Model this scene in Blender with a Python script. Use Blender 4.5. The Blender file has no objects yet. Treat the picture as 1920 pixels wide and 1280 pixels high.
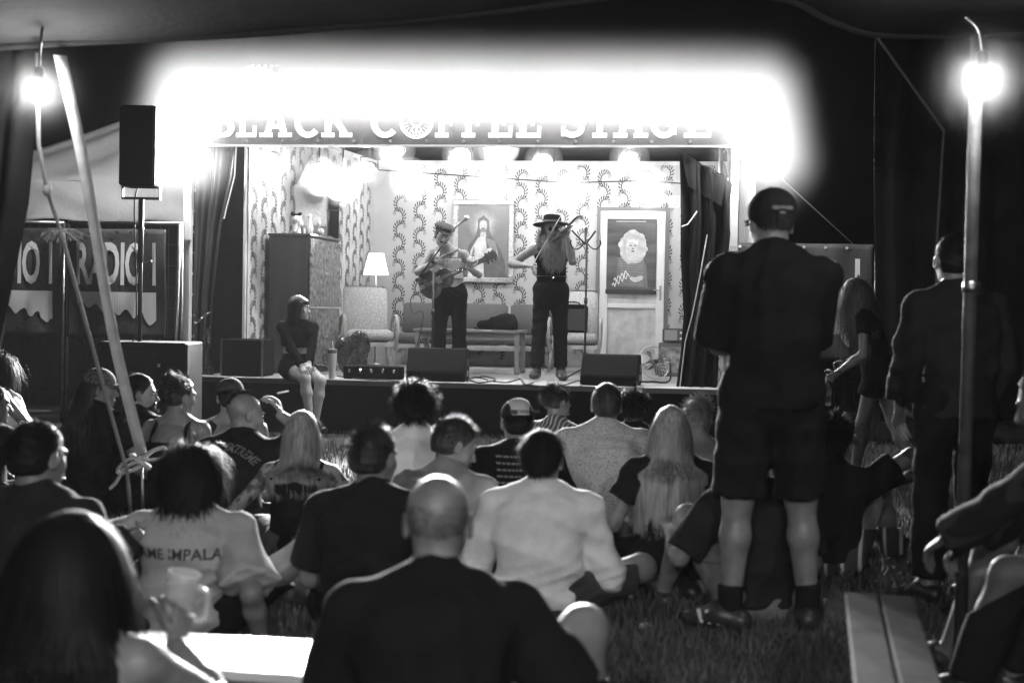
import bpy, math, random
import numpy as np
from mathutils import Vector, Matrix, Euler
from mathutils.bvhtree import BVHTree
R = math.radians
rng = np.random.default_rng(7)
random.seed(7)
scene = bpy.context.scene
col = scene.collection

# ------------------------------------------------------------------ camera
FPX, CW, CH = 2667.0, 1920.0, 1280.0
CAM = Vector((0, 0, 1.34))
PITCH, ROLL = R(-1.31), R(1.03)
cam_d = bpy.data.cameras.new('camera')
cam = bpy.data.objects.new('camera', cam_d); col.objects.link(cam)
cam_d.sensor_width = 36.0; cam_d.lens = 50.0; cam_d.clip_end = 400; cam_d.clip_start = 0.05
CR = Matrix.Rotation(R(90) + PITCH, 3, 'X') @ Matrix.Rotation(ROLL, 3, 'Z')
cam.matrix_world = Matrix.Translation(CAM) @ CR.to_4x4()
cam_d.dof.use_dof = True; cam_d.dof.focus_distance = 15.2; cam_d.dof.aperture_fstop = 2.8
cam_d.dof.aperture_blades = 0
scene.camera = cam

# ------------------------------------------------------------------ night sky, exposure, render settings
world = bpy.data.worlds.new('World'); scene.world = world; world.use_nodes = True
wn = world.node_tree.nodes; wl = world.node_tree.links
bg = wn['Background']
sky = wn.new('ShaderNodeTexSky'); sky.sky_type = 'NISHITA'; sky.sun_disc = False
sky.sun_elevation = R(-4.0); sky.sun_rotation = R(200)
bw = wn.new('ShaderNodeRGBToBW')
wl.new(sky.outputs[0], bw.inputs[0]); wl.new(bw.outputs[0], bg.inputs[0])
bg.inputs[1].default_value = 0.10
scene.view_settings.view_transform = 'Standard'; scene.view_settings.look = 'None'
scene.view_settings.exposure = 0.0; scene.view_settings.gamma = 1.0
cy = scene.cycles
cy.use_denoising = True
cy.max_bounces = 4; cy.diffuse_bounces = 2; cy.glossy_bounces = 2; cy.transmission_bounces = 4
cy.transparent_max_bounces = 12; cy.volume_bounces = 0
cy.sample_clamp_indirect = 4.0; cy.sample_clamp_direct = 0.0
cy.caustics_reflective = False; cy.caustics_refractive = False
cy.use_light_tree = True; cy.volume_step_rate = 2.5; cy.volume_max_steps = 96
cy.use_adaptive_sampling = True; cy.adaptive_threshold = 0.03; cy.adaptive_min_samples = 12

# ------------------------------------------------------------------ pixel helpers (a pixel gives a direction only)
def ray(px, py):
    return (CR @ Vector(((px - CW/2)/FPX, -(py - CH/2)/FPX, -1.0))).normalized()
def g_at(px, py, z=0.0):
    d = ray(px, py); t = (z - CAM.z)/d.z
    return CAM + d*t
def y_at(px, py, Y):
    d = ray(px, py); return CAM + d*(Y/d.y)
YAW = R(8.0); SC, SS = math.cos(YAW), math.sin(YAW)
UD, VD = Vector((SC, -SS, 0)), Vector((SS, SC, 0)); SO = Vector((0, 15.0, 0))
SZ = 0.57                                   # stage floor height
def st(u, v, z=0.0): return SO + UD*u + VD*v + Vector((0, 0, z))
def s_at(px, py, v):                         # pixel on the plane at stage depth v -> (u, z)
    d = ray(px, py); t = ((SO - CAM).dot(VD) + v)/d.dot(VD)
    p = CAM + d*t; return (p - SO).dot(UD), p.z
def w_at(px, py, v):
    u, z = s_at(px, py, v); return st(u, v, z)
def f_at(px, py, z=SZ):                      # pixel on the stage floor -> (u, v)
    p = g_at(px, py, z) - SO; return p.dot(UD), p.dot(VD)

# ------------------------------------------------------------------ materials (black and white photograph: neutral greys)
MATS = {}
def M(name, v=0.5, rough=0.6, metal=0.0, noise=0.0, nscale=12.0, bump=0.0, bscale=60.0, spec=0.5, emit=0.0, sheen=0.0, trans=0.0, alpha=1.0, coat=0.0, stretch=None, sss=0.0):
    if name in MATS: return MATS[name]
    m = bpy.data.materials.new(name); m.use_nodes = True; MATS[name] = m
    nt = m.node_tree; b = nt.nodes['Principled BSDF']
    b.inputs['Base Color'].default_value = (v, v, v, 1); b.inputs['Roughness'].default_value = rough
    b.inputs['Metallic'].default_value = metal; b.inputs['Specular IOR Level'].default_value = spec
    b.inputs['Transmission Weight'].default_value = trans; b.inputs['Alpha'].default_value = alpha
    b.inputs['Coat Weight'].default_value = coat
    if sheen: b.inputs['Sheen Weight'].default_value = sheen
    if emit:
        b.inputs['Emission Color'].default_value = (1, 1, 1, 1); b.inputs['Emission Strength'].default_value = emit
    if noise or bump:
        tc = nt.nodes.new('ShaderNodeTexCoord'); src = tc.outputs['Object']
        if stretch:
            mp = nt.nodes.new('ShaderNodeMapping'); mp.inputs['Scale'].default_value = stretch
            nt.links.new(src, mp.inputs[0]); src = mp.outputs[0]
    if noise:
        n = nt.nodes.new('ShaderNodeTexNoise'); n.inputs['Scale'].default_value = nscale; n.inputs['Detail'].default_value = 6
        nt.links.new(src, n.inputs['Vector'])
        r = nt.nodes.new('ShaderNodeMapRange'); r.inputs[1].default_value = 0.3; r.inputs[2].default_value = 0.7
        r.inputs[3].default_value = max(0, v*(1 - noise)); r.inputs[4].default_value = min(1, v*(1 + noise))
        nt.links.new(n.outputs['Fac'], r.inputs[0]); nt.links.new(r.outputs[0], b.inputs['Base Color'])
    if bump:
        n2 = nt.nodes.new('ShaderNodeTexNoise'); n2.inputs['Scale'].default_value = bscale; n2.inputs['Detail'].default_value = 4
        nt.links.new(src, n2.inputs['Vector'])
        bp = nt.nodes.new('ShaderNodeBump'); bp.inputs['Strength'].default_value = bump; bp.inputs['Distance'].default_value = 0.01
        nt.links.new(n2.outputs['Fac'], bp.inputs['Height']); nt.links.new(bp.outputs[0], b.inputs['Normal'])
    return m
def m_emit(name, s):
    if name in MATS: return MATS[name]
    m = bpy.data.materials.new(name); m.use_nodes = True; MATS[name] = m
    nt = m.node_tree; nt.nodes.clear()
    e = nt.nodes.new('ShaderNodeEmission'); e.inputs[1].default_value = s
    o = nt.nodes.new('ShaderNodeOutputMaterial'); nt.links.new(e.outputs[0], o.inputs[0])
    return m
def m_weave(name, v0, v1, scale, rough=0.9):           # knitted or looped upholstery: light and dark checks with relief
    if name in MATS: return MATS[name]
    m = M(name, v1, rough); nt = m.node_tree; b = nt.nodes['Principled BSDF']
    tc = nt.nodes.new('ShaderNodeTexCoord'); vo = nt.nodes.new('ShaderNodeTexVoronoi'); vo.inputs['Scale'].default_value = scale
    nt.links.new(tc.outputs['Object'], vo.inputs['Vector'])
    r = nt.nodes.new('ShaderNodeMapRange'); r.inputs[1].default_value = 0.1; r.inputs[2].default_value = 0.6
    r.inputs[3].default_value = v0; r.inputs[4].default_value = v1
    nt.links.new(vo.outputs['Distance'], r.inputs[0]); nt.links.new(r.outputs[0], b.inputs['Base Color'])
    bp = nt.nodes.new('ShaderNodeBump'); bp.inputs['Strength'].default_value = 0.5; bp.inputs['Distance'].default_value = 0.008
    nt.links.new(vo.outputs['Distance'], bp.inputs['Height']); nt.links.new(bp.outputs[0], b.inputs['Normal'])
    return m

# ------------------------------------------------------------------ object helpers
def link(name, me, mat, parent=None):
    o = bpy.data.objects.new(name, me); col.objects.link(o)
    if mat is not None and me is not None and len(me.materials) == 0: me.materials.append(mat)
    if parent is not None: o.parent = parent
    return o
def tag(o, label=None, cat=None, group=None, kind=None):
    if label: o['label'] = label
    if cat: o['category'] = cat
    if group: o['group'] = group
    if kind: o['kind'] = kind
    return o
def thing(name, label, cat, loc=(0, 0, 0), rz=0.0, group=None):
    o = bpy.data.objects.new(name, None); col.objects.link(o); o.location = loc; o.rotation_euler = (0, 0, rz)
    o.empty_display_size = 0.1
    return tag(o, label, cat, group)
def sthing(name, label, cat, u, v, z=SZ, rz=0.0, group=None):   # a thing standing in the stage frame
    return thing(name, label, cat, st(u, v, z), -YAW + rz, group)
def np_mesh(name, V, F, smooth=True):
    me = bpy.data.meshes.new(name); V = np.asarray(V, dtype=np.float32); F = np.asarray(F, dtype=np.int32)
    n = F.shape[1]
    me.vertices.add(len(V)); me.vertices.foreach_set('co', V.ravel())
    me.loops.add(F.size); me.loops.foreach_set('vertex_index', F.ravel())
    me.polygons.add(len(F)); me.polygons.foreach_set('loop_start', np.arange(len(F), dtype=np.int32)*n)
    me.update(calc_edges=True); me.validate()
    if smooth: me.polygons.foreach_set('use_smooth', np.ones(len(me.polygons), dtype=bool))
    return me
class MB:
    def __init__(s): s.v = []; s.f = []
    def add(s, V, F):
        o = len(s.v); s.v += [tuple(x) for x in V]; s.f += [tuple(i + o for i in f) for f in F]; return s
    def box(s, c, d, rot=None, taper=1.0):
        x, y, z = d[0]/2, d[1]/2, d[2]/2
        V = [Vector((sx*x*(taper if sz > 0 else 1), sy*y*(taper if sz > 0 else 1), sz*z)) for sz in (-1, 1) for sx, sy in ((-1, -1), (1, -1), (1, 1), (-1, 1))]
        if rot is not None:
            m = rot if isinstance(rot, Matrix) else Euler(rot).to_matrix(); V = [m @ q for q in V]
        V = [q + Vector(c) for q in V]
        return s.add(V, [(3, 2, 1, 0), (4, 5, 6, 7), (0, 1, 5, 4), (1, 2, 6, 5), (2, 3, 7, 6), (3, 0, 4, 7)])
    def bbox(s, c, d, b=0.01, rot=None):                        # bevelled box
        x, y, z = d[0]/2, d[1]/2, d[2]/2; b = min(b, x*.9, y*.9, z*.9); V = []
        def oc(xx, yy, zz, b): return [(-xx+b, -yy, zz), (xx-b, -yy, zz), (xx, -yy+b, zz), (xx, yy-b, zz), (xx-b, yy, zz), (-xx+b, yy, zz), (-xx, yy-b, zz), (-xx, -yy+b, zz)]
        for zz, i in ((-z, b), (-z+b, 0), (z-b, 0), (z, b)): V += oc(x-i, y-i, zz, b)
        F = [tuple(range(7, -1, -1)), tuple(range(24, 32))]
        for k in range(3):
            for i in range(8): F.append((k*8+i, k*8+(i+1) % 8, (k+1)*8+(i+1) % 8, (k+1)*8+i))
        m = Matrix.Identity(3) if rot is None else (rot if isinstance(rot, Matrix) else Euler(rot).to_matrix())
        return s.add([m @ Vector(q) + Vector(c) for q in V], F)
    def tube(s, pts, r, n=8, cap=True, flat=1.0):
        pts = [Vector(p) for p in pts]; rs = r if isinstance(r, (list, tuple)) else [r]*len(pts)
        V = []; F = []; up = None
        for i, p in enumerate(pts):
            t = (pts[min(i+1, len(pts)-1)] - pts[max(i-1, 0)])
            t = t.normalized() if t.length > 1e-9 else Vector((0, 0, 1))
            if up is None:
                up = Vector((0, 0, 1)) if abs(t.z) < 0.9 else Vector((1, 0, 0))
            a = t.cross(up)
            if a.length < 1e-6: a = t.orthogonal()
            a.normalize(); b = a.cross(t).normalized(); up = b
            for k in range(n):
                w = 2*math.pi*k/n; V.append(p + a*(math.cos(w)*rs[i]) + b*(math.sin(w)*rs[i]*flat))
        for i in range(len(pts)-1):
            for k in range(n): F.append((i*n+k, i*n+(k+1) % n, (i+1)*n+(k+1) % n, (i+1)*n+k))
        if cap: F += [tuple(range(n-1, -1, -1)), tuple(range((len(pts)-1)*n, len(pts)*n))]
        return s.add(V, F)
    def lathe(s, prof, n=20, c=(0, 0, 0), rot=None, cap=True):
        V = []; F = []
        m = Matrix.Identity(3) if rot is None else (rot if isinstance(rot, Matrix) else Euler(rot).to_matrix())
        for r, z in prof:
            for k in range(n):
                w = 2*math.pi*k/n; V.append(m @ Vector((r*math.cos(w), r*math.sin(w), z)) + Vector(c))
        for i in range(len(prof)-1):
            for k in range(n): F.append((i*n+k, i*n+(k+1) % n, (i+1)*n+(k+1) % n, (i+1)*n+k))
        if cap: F += [tuple(range(n-1, -1, -1)), tuple(range((len(prof)-1)*n, len(prof)*n))]
        return s.add(V, F)
    def plate(s, poly, y0, y1):                                  # polygon in local x,z extruded along y
        n = len(poly); V = [(x, y0, z) for x, z in poly] + [(x, y1, z) for x, z in poly]
        F = [tuple(range(n)), tuple(range(2*n-1, n-1, -1))] + [(i, i+n, (i+1) % n + n, (i+1) % n) for i in range(n)]
        return s.add(V, F)
    def sph(s, c, r, n=12, sc=(1, 1, 1), rot=None):
        prof = [(r*math.sin(math.pi*i/n), -r*math.cos(math.pi*i/n)) for i in range(1, n)]
        k = len(s.v); s.lathe(prof, n*2 if n < 8 else 16, (0, 0, 0))
        m = Matrix.Identity(3) if rot is None else Euler(rot).to_matrix()
        for i in range(k, len(s.v)):
            q = Vector(s.v[i]); s.v[i] = tuple(m @ Vector((q.x*sc[0], q.y*sc[1], q.z*sc[2])) + Vector(c))
        return s
    def build(s, name, mat, parent=None, smooth=False):
        me = bpy.data.meshes.new(name); me.from_pydata(s.v, [], s.f); me.update()
        if smooth: me.polygons.foreach_set('use_smooth', np.ones(len(me.polygons), dtype=bool)); 
        if smooth == 'auto': me.set_sharp_from_angle(angle=R(40))
        return link(name, me, mat, parent)
def copy_part(o, parent, loc=None, rot=None):
    c = o.copy(); col.objects.link(c); c.parent = parent
    if loc is not None: c.location = loc
    if rot is not None: c.rotation_euler = rot
    return c
def text_mesh(txt, size, bold=0.0, depth=0.002, sx=1.0, space=1.0):
    cu = bpy.data.curves.new('lettering', 'FONT'); cu.body = txt; cu.size = size; cu.offset = bold; cu.extrude = depth/2
    cu.align_x = 'CENTER'; cu.align_y = 'CENTER'; cu.resolution_u = 3; cu.space_character = space
    t = bpy.data.objects.new('lettering', cu); col.objects.link(t)
    dg = bpy.context.evaluated_depsgraph_get(); me = bpy.data.meshes.new_from_object(t.evaluated_get(dg))
    bpy.data.objects.remove(t); bpy.data.curves.remove(cu)
    for v in me.vertices: v.co.x *= sx
    return me
def upright(me):                                             # letters drawn in x,y -> standing in x,z facing -y
    for v in me.vertices: v.co = Vector((v.co.x, -v.co.z, v.co.y))
    return me

# ------------------------------------------------------------------ implicit surfaces (bodies, clothes, soft things)
A = lambda *x: np.array(x, dtype=float)
def nrm(v):
    n = np.linalg.norm(v); return v/n if n > 1e-9 else v
def limb(a, b, wa, wb=None, da=None, db=None, side=(1, 0, 0), flat='', k=0.025, sub=False):
    wb = wa if wb is None else wb
    return dict(t='l', a=A(*a), b=A(*b), w=(wa, wb), d=(da if da else wa, db if db else wb), side=A(*side), flat=flat, k=k, sub=sub)
def ell(c, r, rot=None, k=0.02, sub=False):
    return dict(t='e', a=A(*c), r=A(*r), rot=np.eye(3) if rot is None else np.array(rot), k=k, sub=sub)
def plane(p, n): return dict(t='p', a=A(*p), n=nrm(A(*n)), k=0.004, sub=False)
def xf(pr, Rm, T):
    out = []
    for q in pr:
        q = dict(q); q['a'] = Rm @ q['a'] + T
        if q['t'] == 'l': q['b'] = Rm @ q['b'] + T; q['side'] = Rm @ q['side']
        if q['t'] == 'e': q['rot'] = Rm @ q['rot']
        if q['t'] == 'p': q['n'] = Rm @ q['n']
        out.append(q)
    return out
def infl(pr, e, **kw):
    out = []
    for q in pr:
        q = dict(q)
        if q['t'] == 'l': q['w'] = tuple(x+e for x in q['w']); q['d'] = tuple(x+e for x in q['d'])
        elif q['t'] == 'e': q['r'] = q['r'] + e
        q.update(kw); out.append(q)
    return out
def pdist(q, X, Y, Z):
    if q['t'] == 'p':
        return (X-q['a'][0])*q['n'][0] + (Y-q['a'][1])*q['n'][1] + (Z-q['a'][2])*q['n'][2]
    px, py, pz = X-q['a'][0], Y-q['a'][1], Z-q['a'][2]
    if q['t'] == 'e':
        m = q['rot'].T; r = q['r']
        ex = (m[0, 0]*px+m[0, 1]*py+m[0, 2]*pz); ey = (m[1, 0]*px+m[1, 1]*py+m[1, 2]*pz); ez = (m[2, 0]*px+m[2, 1]*py+m[2, 2]*pz)
        k0 = np.sqrt((ex/r[0])**2+(ey/r[1])**2+(ez/r[2])**2)+1e-6
        k1 = np.sqrt((ex/r[0]**2)**2+(ey/r[1]**2)**2+(ez/r[2]**2)**2)+1e-6
        return k0*(k0-1)/k1
    ab = q['b']-q['a']; L2 = float(ab @ ab)+1e-12
    tt = (px*ab[0]+py*ab[1]+pz*ab[2])/L2; t = np.clip(tt, 0, 1)
    qx, qy, qz = px-t*ab[0], py-t*ab[1], pz-t*ab[2]
    w = q['w'][0]+(q['w'][1]-q['w'][0])*t; d = q['d'][0]+(q['d'][1]-q['d'][0])*t
    if q['w'] == q['d']:
        f = np.sqrt(qx*qx+qy*qy+qz*qz)-w
    else:
        s = q['side'] - ab*(float(q['side'] @ ab)/L2); s = nrm(s)
        qs = qx*s[0]+qy*s[1]+qz*s[2]; qo2 = np.maximum(qx*qx+qy*qy+qz*qz-qs*qs, 0)
        f = (np.sqrt((qs/w)**2+qo2/d**2)-1)*np.minimum(w, d)
    L = math.sqrt(L2)
    if 'a' in q['flat']: f = np.maximum(f, -tt*L)
    if 'b' in q['flat']: f = np.maximum(f, (tt-1)*L)
    return f
EDG = [(a, b) for a in range(8) for b in range(a+1, 8) if bin(a ^ b).count('1') == 1]
CRN = np.array([[(c >> 0) & 1, (c >> 1) & 1, (c >> 2) & 1] for c in range(8)])
def surf(prims, res, wr=0.0, wf=9.0, cuts=(), pad=0.03, seed=0, warp=None):
    adds = [q for q in prims if q['t'] != 'p' and not q['sub']]
    lo = np.full(3, 1e9); hi = -lo
    for q in adds:
        r = max(max(q['w']), max(q['d'])) if q['t'] == 'l' else float(q['r'].max())
        for p in ([q['a'], q['b']] if q['t'] == 'l' else [q['a']]):
            lo = np.minimum(lo, p-r); hi = np.maximum(hi, p+r)
    lo -= pad+wr*2; hi += pad+wr*2
    n = np.ceil((hi-lo)/res).astype(int)+1
    ax = [lo[i]+res*np.arange(n[i]) for i in range(3)]
    F = np.full(tuple(n), 0.12, dtype=np.float32)
    for q in prims:
        if q['t'] == 'p': sl = (slice(0, n[0]), slice(0, n[1]), slice(0, n[2]))
        else:
            r = (max(max(q['w']), max(q['d'])) if q['t'] == 'l' else float(q['r'].max()))+0.07
            pts = [q['a'], q['b']] if q['t'] == 'l' else [q['a']]
            l = np.min(pts, axis=0)-r; h = np.max(pts, axis=0)+r
            i0 = np.clip(((l-lo)/res).astype(int), 0, n); i1 = np.clip(((h-lo)/res).astype(int)+2, 0, n)
            if (i1 <= i0).any(): continue
            sl = tuple(slice(int(i0[i]), int(i1[i])) for i in range(3))
        X = ax[0][sl[0]][:, None, None]; Y = ax[1][sl[1]][None, :, None]; Z = ax[2][sl[2]][None, None, :]
        d = pdist(q, X, Y, Z); k = q['k']; f = F[sl]
        if q['t'] == 'p' or q['sub']:
            dd = d if q['t'] == 'p' else -d
            h = np.clip(0.5-0.5*(f-dd)/k, 0, 1); F[sl] = f*(1-h)+dd*h+k*h*(1-h)
        else:
            h = np.clip(0.5+0.5*(f-d)/k, 0, 1); F[sl] = f*(1-h)+d*h-k*h*(1-h)
    if wr:
        g = np.random.default_rng(seed); X = ax[0][:, None, None]; Y = ax[1][None, :, None]; Z = ax[2][None, None, :]
        w = 0
        for i in range(4):
            d = nrm(g.normal(size=3)*A(1, 1, 1.3)); e = nrm(g.normal(size=3)); ph = g.uniform(0, 6, 3)
            s = wf*(1.0+0.6*i); t = (X*d[0]+Y*d[1]+Z*d[2])*s*2.2
            t2 = (X*e[0]+Y*e[1]+Z*e[2])*s*0.9
            w = w + (np.abs(np.sin(t+1.4*np.sin(t2+ph[1])+ph[0]))-0.62)*(wr/(1+0.5*i))*(0.5+0.5*np.sin(t2*0.7+ph[2]))
        F = F + w
    for q in cuts:
        X = ax[0][:, None, None]; Y = ax[1][None, :, None]; Z = ax[2][None, None, :]
        F = np.maximum(F, pdist(q, X, Y, Z))
    F[0] = F[-1] = 0.1; F[:, 0] = F[:, -1] = 0.1; F[:, :, 0] = F[:, :, -1] = 0.1
    S = F < 0
    c = sum(S[a:n[0]-1+a, b:n[1]-1+b, d:n[2]-1+d].astype(np.int8) for a in (0, 1) for b in (0, 1) for d in (0, 1))
    act = np.argwhere((c > 0) & (c < 8))
    if len(act) == 0: return np.zeros((0, 3)), np.zeros((0, 4), int)
    idx = np.full(tuple(n), -1, dtype=np.int32); idx[act[:, 0], act[:, 1], act[:, 2]] = np.arange(len(act))
    fc = [F[act[:, 0]+o[0], act[:, 1]+o[1], act[:, 2]+o[2]] for o in CRN]
    acc = np.zeros((len(act), 3)); cnt = np.zeros(len(act))
    for a, b in EDG:
        m = (fc[a] < 0) != (fc[b] < 0); t = fc[a]/(fc[a]-fc[b]+1e-12)
        acc += np.where(m[:, None], CRN[a]+t[:, None]*(CRN[b]-CRN[a]), 0); cnt += m
    V = lo+(act+acc/cnt[:, None])*res
    Q = []
    for axn in range(3):
        o1, o2 = [(1, 2), (2, 0), (0, 1)][axn]
        s0 = [slice(None)]*3; s1 = [slice(None)]*3; s0[axn] = slice(0, n[axn]-1); s1[axn] = slice(1, n[axn])
        ch = np.argwhere(S[tuple(s0)] != S[tuple(s1)])
        ch = ch[(ch[:, o1] > 0) & (ch[:, o2] > 0)]
        e1 = np.zeros(3, int); e1[o1] = 1; e2 = np.zeros(3, int); e2[o2] = 1
        g = lambda p: idx[p[:, 0], p[:, 1], p[:, 2]]
        q = np.stack([g(ch-e1-e2), g(ch-e2), g(ch), g(ch-e1)], axis=1)
        ins = S[ch[:, 0], ch[:, 1], ch[:, 2]]; q = np.where(ins[:, None], q, q[:, ::-1]); Q.append(q)
    Q = np.concatenate(Q); Q = Q[(Q >= 0).all(axis=1)]
    return V, Q
def join(parts):
    V = []; F = []; o = 0
    for v, f in parts:
        if len(v) == 0: continue
        V.append(v); F.append(f+o); o += len(v)
    return np.concatenate(V), np.concatenate(F)
def soft(name, prims, res, mat, parent=None, **kw):
    V, F = surf(prims, res, **kw); return link(name, np_mesh(name, V, F), mat, parent)
def rotm(yaw=0, pitch=0, roll=0):              # head turning: yaw + to own left, pitch + up, roll + to own right
    return np.array((Matrix.Rotation(R(yaw), 3, 'Z') @ Matrix.Rotation(R(pitch), 3, 'X') @ Matrix.Rotation(R(roll), 3, 'Y')))

# ------------------------------------------------------------------ people
def head_prims(fem=False, ear=True):
    j = 0.9 if fem else 1.0
    p = [ell((0, -.018, .035), (.076, .097, .087), k=.03), ell((0, .03, -.02), (.063, .066, .085), k=.03),
         ell((0, .036, -.072), (.05*j, .052, .042), k=.03), ell((0, .078, -.098), (.022*j, .016, .017), k=.02),
         ell((.038, .062, -.022), (.022, .02, .024), k=.02), ell((-.038, .062, -.022), (.022, .02, .024), k=.02),
         limb((-.04, .084, .026), (.04, .084, .026), .009, k=.015), limb((0, .09, .012), (0, .113, -.03), .007, .0115, k=.01),
         ell((.012, .1, -.034), (.009, .01, .008), k=.008), ell((-.012, .1, -.034), (.009, .01, .008), k=.008),
         ell((.031, .098, .004), (.018, .016, .012), k=.012, sub=True), ell((-.031, .098, .004), (.018, .016, .012), k=.012, sub=True),
         ell((.031, .079, .004), (.013, .013, .012), k=.004), ell((-.031, .079, .004), (.013, .013, .012), k=.004),
         limb((-.018, .092, -.062), (.018, .092, -.062), .006, k=.006), limb((-.015, .09, -.073), (.015, .09, -.073), .007, k=.006)]
    if ear:
        for s in (-1, 1):
            p += [ell((s*.08, -.005, -.004), (.009, .021, .034), rot=rotm(yaw=-s*22), k=.008),
                  ell((s*.088, -.002, -.002), (.006, .011, .02), rot=rotm(yaw=-s*22), k=.006, sub=True)]
    return p
def ik(a, t, l1, l2, pole):
    a = A(*a); t = A(*t); d = t-a; L = np.linalg.norm(d); Lm = min(L, (l1+l2)*.999); d = nrm(d); t = a+d*Lm
    x = (l1*l1-l2*l2+Lm*Lm)/(2*Lm); h = math.sqrt(max(l1*l1-x*x, 1e-8))
    pl = A(*pole)-a; pl = pl-d*(pl @ d); pl = nrm(pl)
    return a+d*x+pl*h, t
def hand_prims(W, d, pn, s=1.0, curl=0.5, left=True, spread=.1, thumb=.6):
    d = nrm(A(*d)); pn = A(*pn); pn = nrm(pn-d*(pn @ d)); ac = np.cross(d, pn)      # across the palm
    if left: ac = -ac                                                              # ac points to the thumb side
    pr = [limb(W-d*.01*s, W+d*.075*s, .026*s, .04*s, .02*s, .014*s, side=ac, k=.015)]
    for i, (o, ln) in enumerate(((.030, .95), (.010, 1.05), (-.010, 1.0), (-.029, .8))):
        b = W+d*.085*s+ac*o*s; dr = nrm(d+ac*o*spread*20*s); c = curl*(1+.12*i)
        for sl, rr in ((.042, .0088), (.027, .0082), (.02, .0074)):
            dr = nrm(dr*math.cos(c)+pn*math.sin(c)); e = b+dr*sl*ln*s
            pr.append(limb(b, e, rr*s, rr*s*.93, k=.005)); b = e; c = curl*1.15
            pn2 = nrm(pn-dr*(pn @ dr)); 
            if np.linalg.norm(pn2) > .1: pnl = pn2
    b = W+d*.025*s+ac*.03*s; dr = nrm(d*.55+ac*.75+pn*.3)
    for sl, rr in ((.04, .0125), (.03, .0105), (.024, .009)):
        e = b+dr*sl*s; pr.append(limb(b, e, rr*s, rr*s*.92, k=.006)); b = e; dr = nrm(dr+d*.35*(1-thumb)-ac*.35*thumb+pn*.35*thumb)
    return pr
HEADC = A(0, -.018, .035)
def strands(H, Rm, n=1500, length=.05, steps=5, lift=.6, grav=.2, comb=(0, -.3, 0), curl=0, cfreq=30, wid=.0022, region='full', push=None, jitter=.25, back=None, seed=1, up=(0, 0, 1), volume=1.0, tie=None, lvar=.35):
    g = np.random.default_rng(seed); pts = []
    while len(pts) < n:
        d = nrm(g.normal(size=3)); x, y, z = d
        hl = y < .30+.55*max(z, 0) if z > -.05 else y < -.18 and z > -.72
        if z > .62: hl = y < .75
        if region == 'top': hl = hl and abs(x) < .34 and z > .05
        elif region == 'crown': hl = hl and z > -.35
        elif region == 'sides': hl = hl and z < .15 and y < .12
        elif region == 'long': hl = hl and (z > .35 or y < .12)
        if hl: pts.append(d)
    d = np.array(pts); r = A(.078, .099, .089)*volume
    P = HEADC+d*r; N = d/r; N /= np.linalg.norm(N, axis=1)[:, None]
    P = P @ Rm.T+H; N = N @ Rm.T; cb = Rm @ A(*comb); C = Rm @ HEADC + H
    L = length*(1-lvar+lvar*2*g.random(n))
    gv = cb+A(0, 0, -.55); T0 = gv-N*(N @ gv)[:, None]; T0 /= (np.linalg.norm(T0, axis=1)[:, None]+1e-6)
    D = N*lift+T0*(1-lift)+g.normal(size=(n, 3))*jitter; D /= np.linalg.norm(D, axis=1)[:, None]
    ph = g.random(n)*6.28; c1 = np.cross(N, A(.3, .5, .8)); c1 /= np.linalg.norm(c1, axis=1)[:, None]; c2 = np.cross(N, c1)
    path = [P]; p = P; Ri = Rm.T
    for k in range(steps):
        D = D+A(0, 0, -grav)+g.normal(size=(n, 3))*jitter*.3; 
        if tie is not None and k < steps*.5:
            tv = tie-p; D = D+tv/np.linalg.norm(tv, axis=1)[:, None]*.9
        D /= np.linalg.norm(D, axis=1)[:, None]
        p = p+D*(L/steps)[:, None]
        q = (p-C) @ Ri.T; e = np.linalg.norm(q/r, axis=1); m = e < 1.02
        q[m] = q[m]/e[m][:, None]*1.02; p = np.where(m[:, None], q @ Rm.T+C, p)
        if back is not None:
            b0, wx, wy, zt = back; qq = p-b0; ee = np.sqrt((qq[:, 0]/wx)**2+(qq[:, 1]/wy)**2)
            f = np.clip((zt-p[:, 2])/.06, 0, 1); m = (ee < 1) & (f > 0); sc = 1+(1/np.maximum(ee, .2)-1)*f
            p = np.where(m[:, None], np.stack([b0[0]+qq[:, 0]*sc, b0[1]+qq[:, 1]*sc, p[:, 2]], 1), p)
        o = 0
        if curl:
            a = ph+cfreq*(k+1)*L/steps; o = (c1*np.cos(a)[:, None]+c2*np.sin(a)[:, None])*curl
        path.append(p+o)
    path = np.stack(path, 1)                                     # n, steps+1, 3
    T = np.gradient(path, axis=1); w = np.cross(T, (path-C)); w /= (np.linalg.norm(w, axis=2)[:, :, None]+1e-9)
    tp = np.linspace(1, .25, steps+1)[None, :, None]*wid
    V = np.stack([path-w*tp, path+w*tp], 2).reshape(-1, 3)
    base = (np.arange(n)*(steps+1)*2)[:, None]+(np.arange(steps)*2)[None, :]
    F = np.stack([base, base+1, base+3, base+2], 2).reshape(-1, 4)
    return V, F
def scalp(H, Rm, e=.007, low=-.05, fringe=.05):
    pr = [ell((0, -.018, .037), (.076+e, .097+e, .087+e)), ell((0, -.05, -.015), (.066+e, .058+e, .06+e), k=.03)]
    cut = [plane((0, fringe, .05), (0, .86, -.5)), plane((0, 0, low), (0, .15, -1))]
    pr = xf(pr, Rm, H); return surf(pr, .007, cuts=xf(cut, Rm, H), wr=.004, wf=40)
SKIN = M('skin', .20, .45, noise=.25, nscale=14, bump=.22, bscale=70)
SKIN_P = M('skin_pale', .42, .45, noise=.1, nscale=25, bump=.1, bscale=180)
SKIN_SHADE = M('skin_shaded', .09, .55, noise=.12, nscale=25, bump=.12, bscale=180)  # darker skin: the shade at the right edge is put into its colour
def m_hair(name, v): return M(name, v, .5, noise=.5, nscale=70, spec=.3, stretch=(1, 1, .12))
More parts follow.
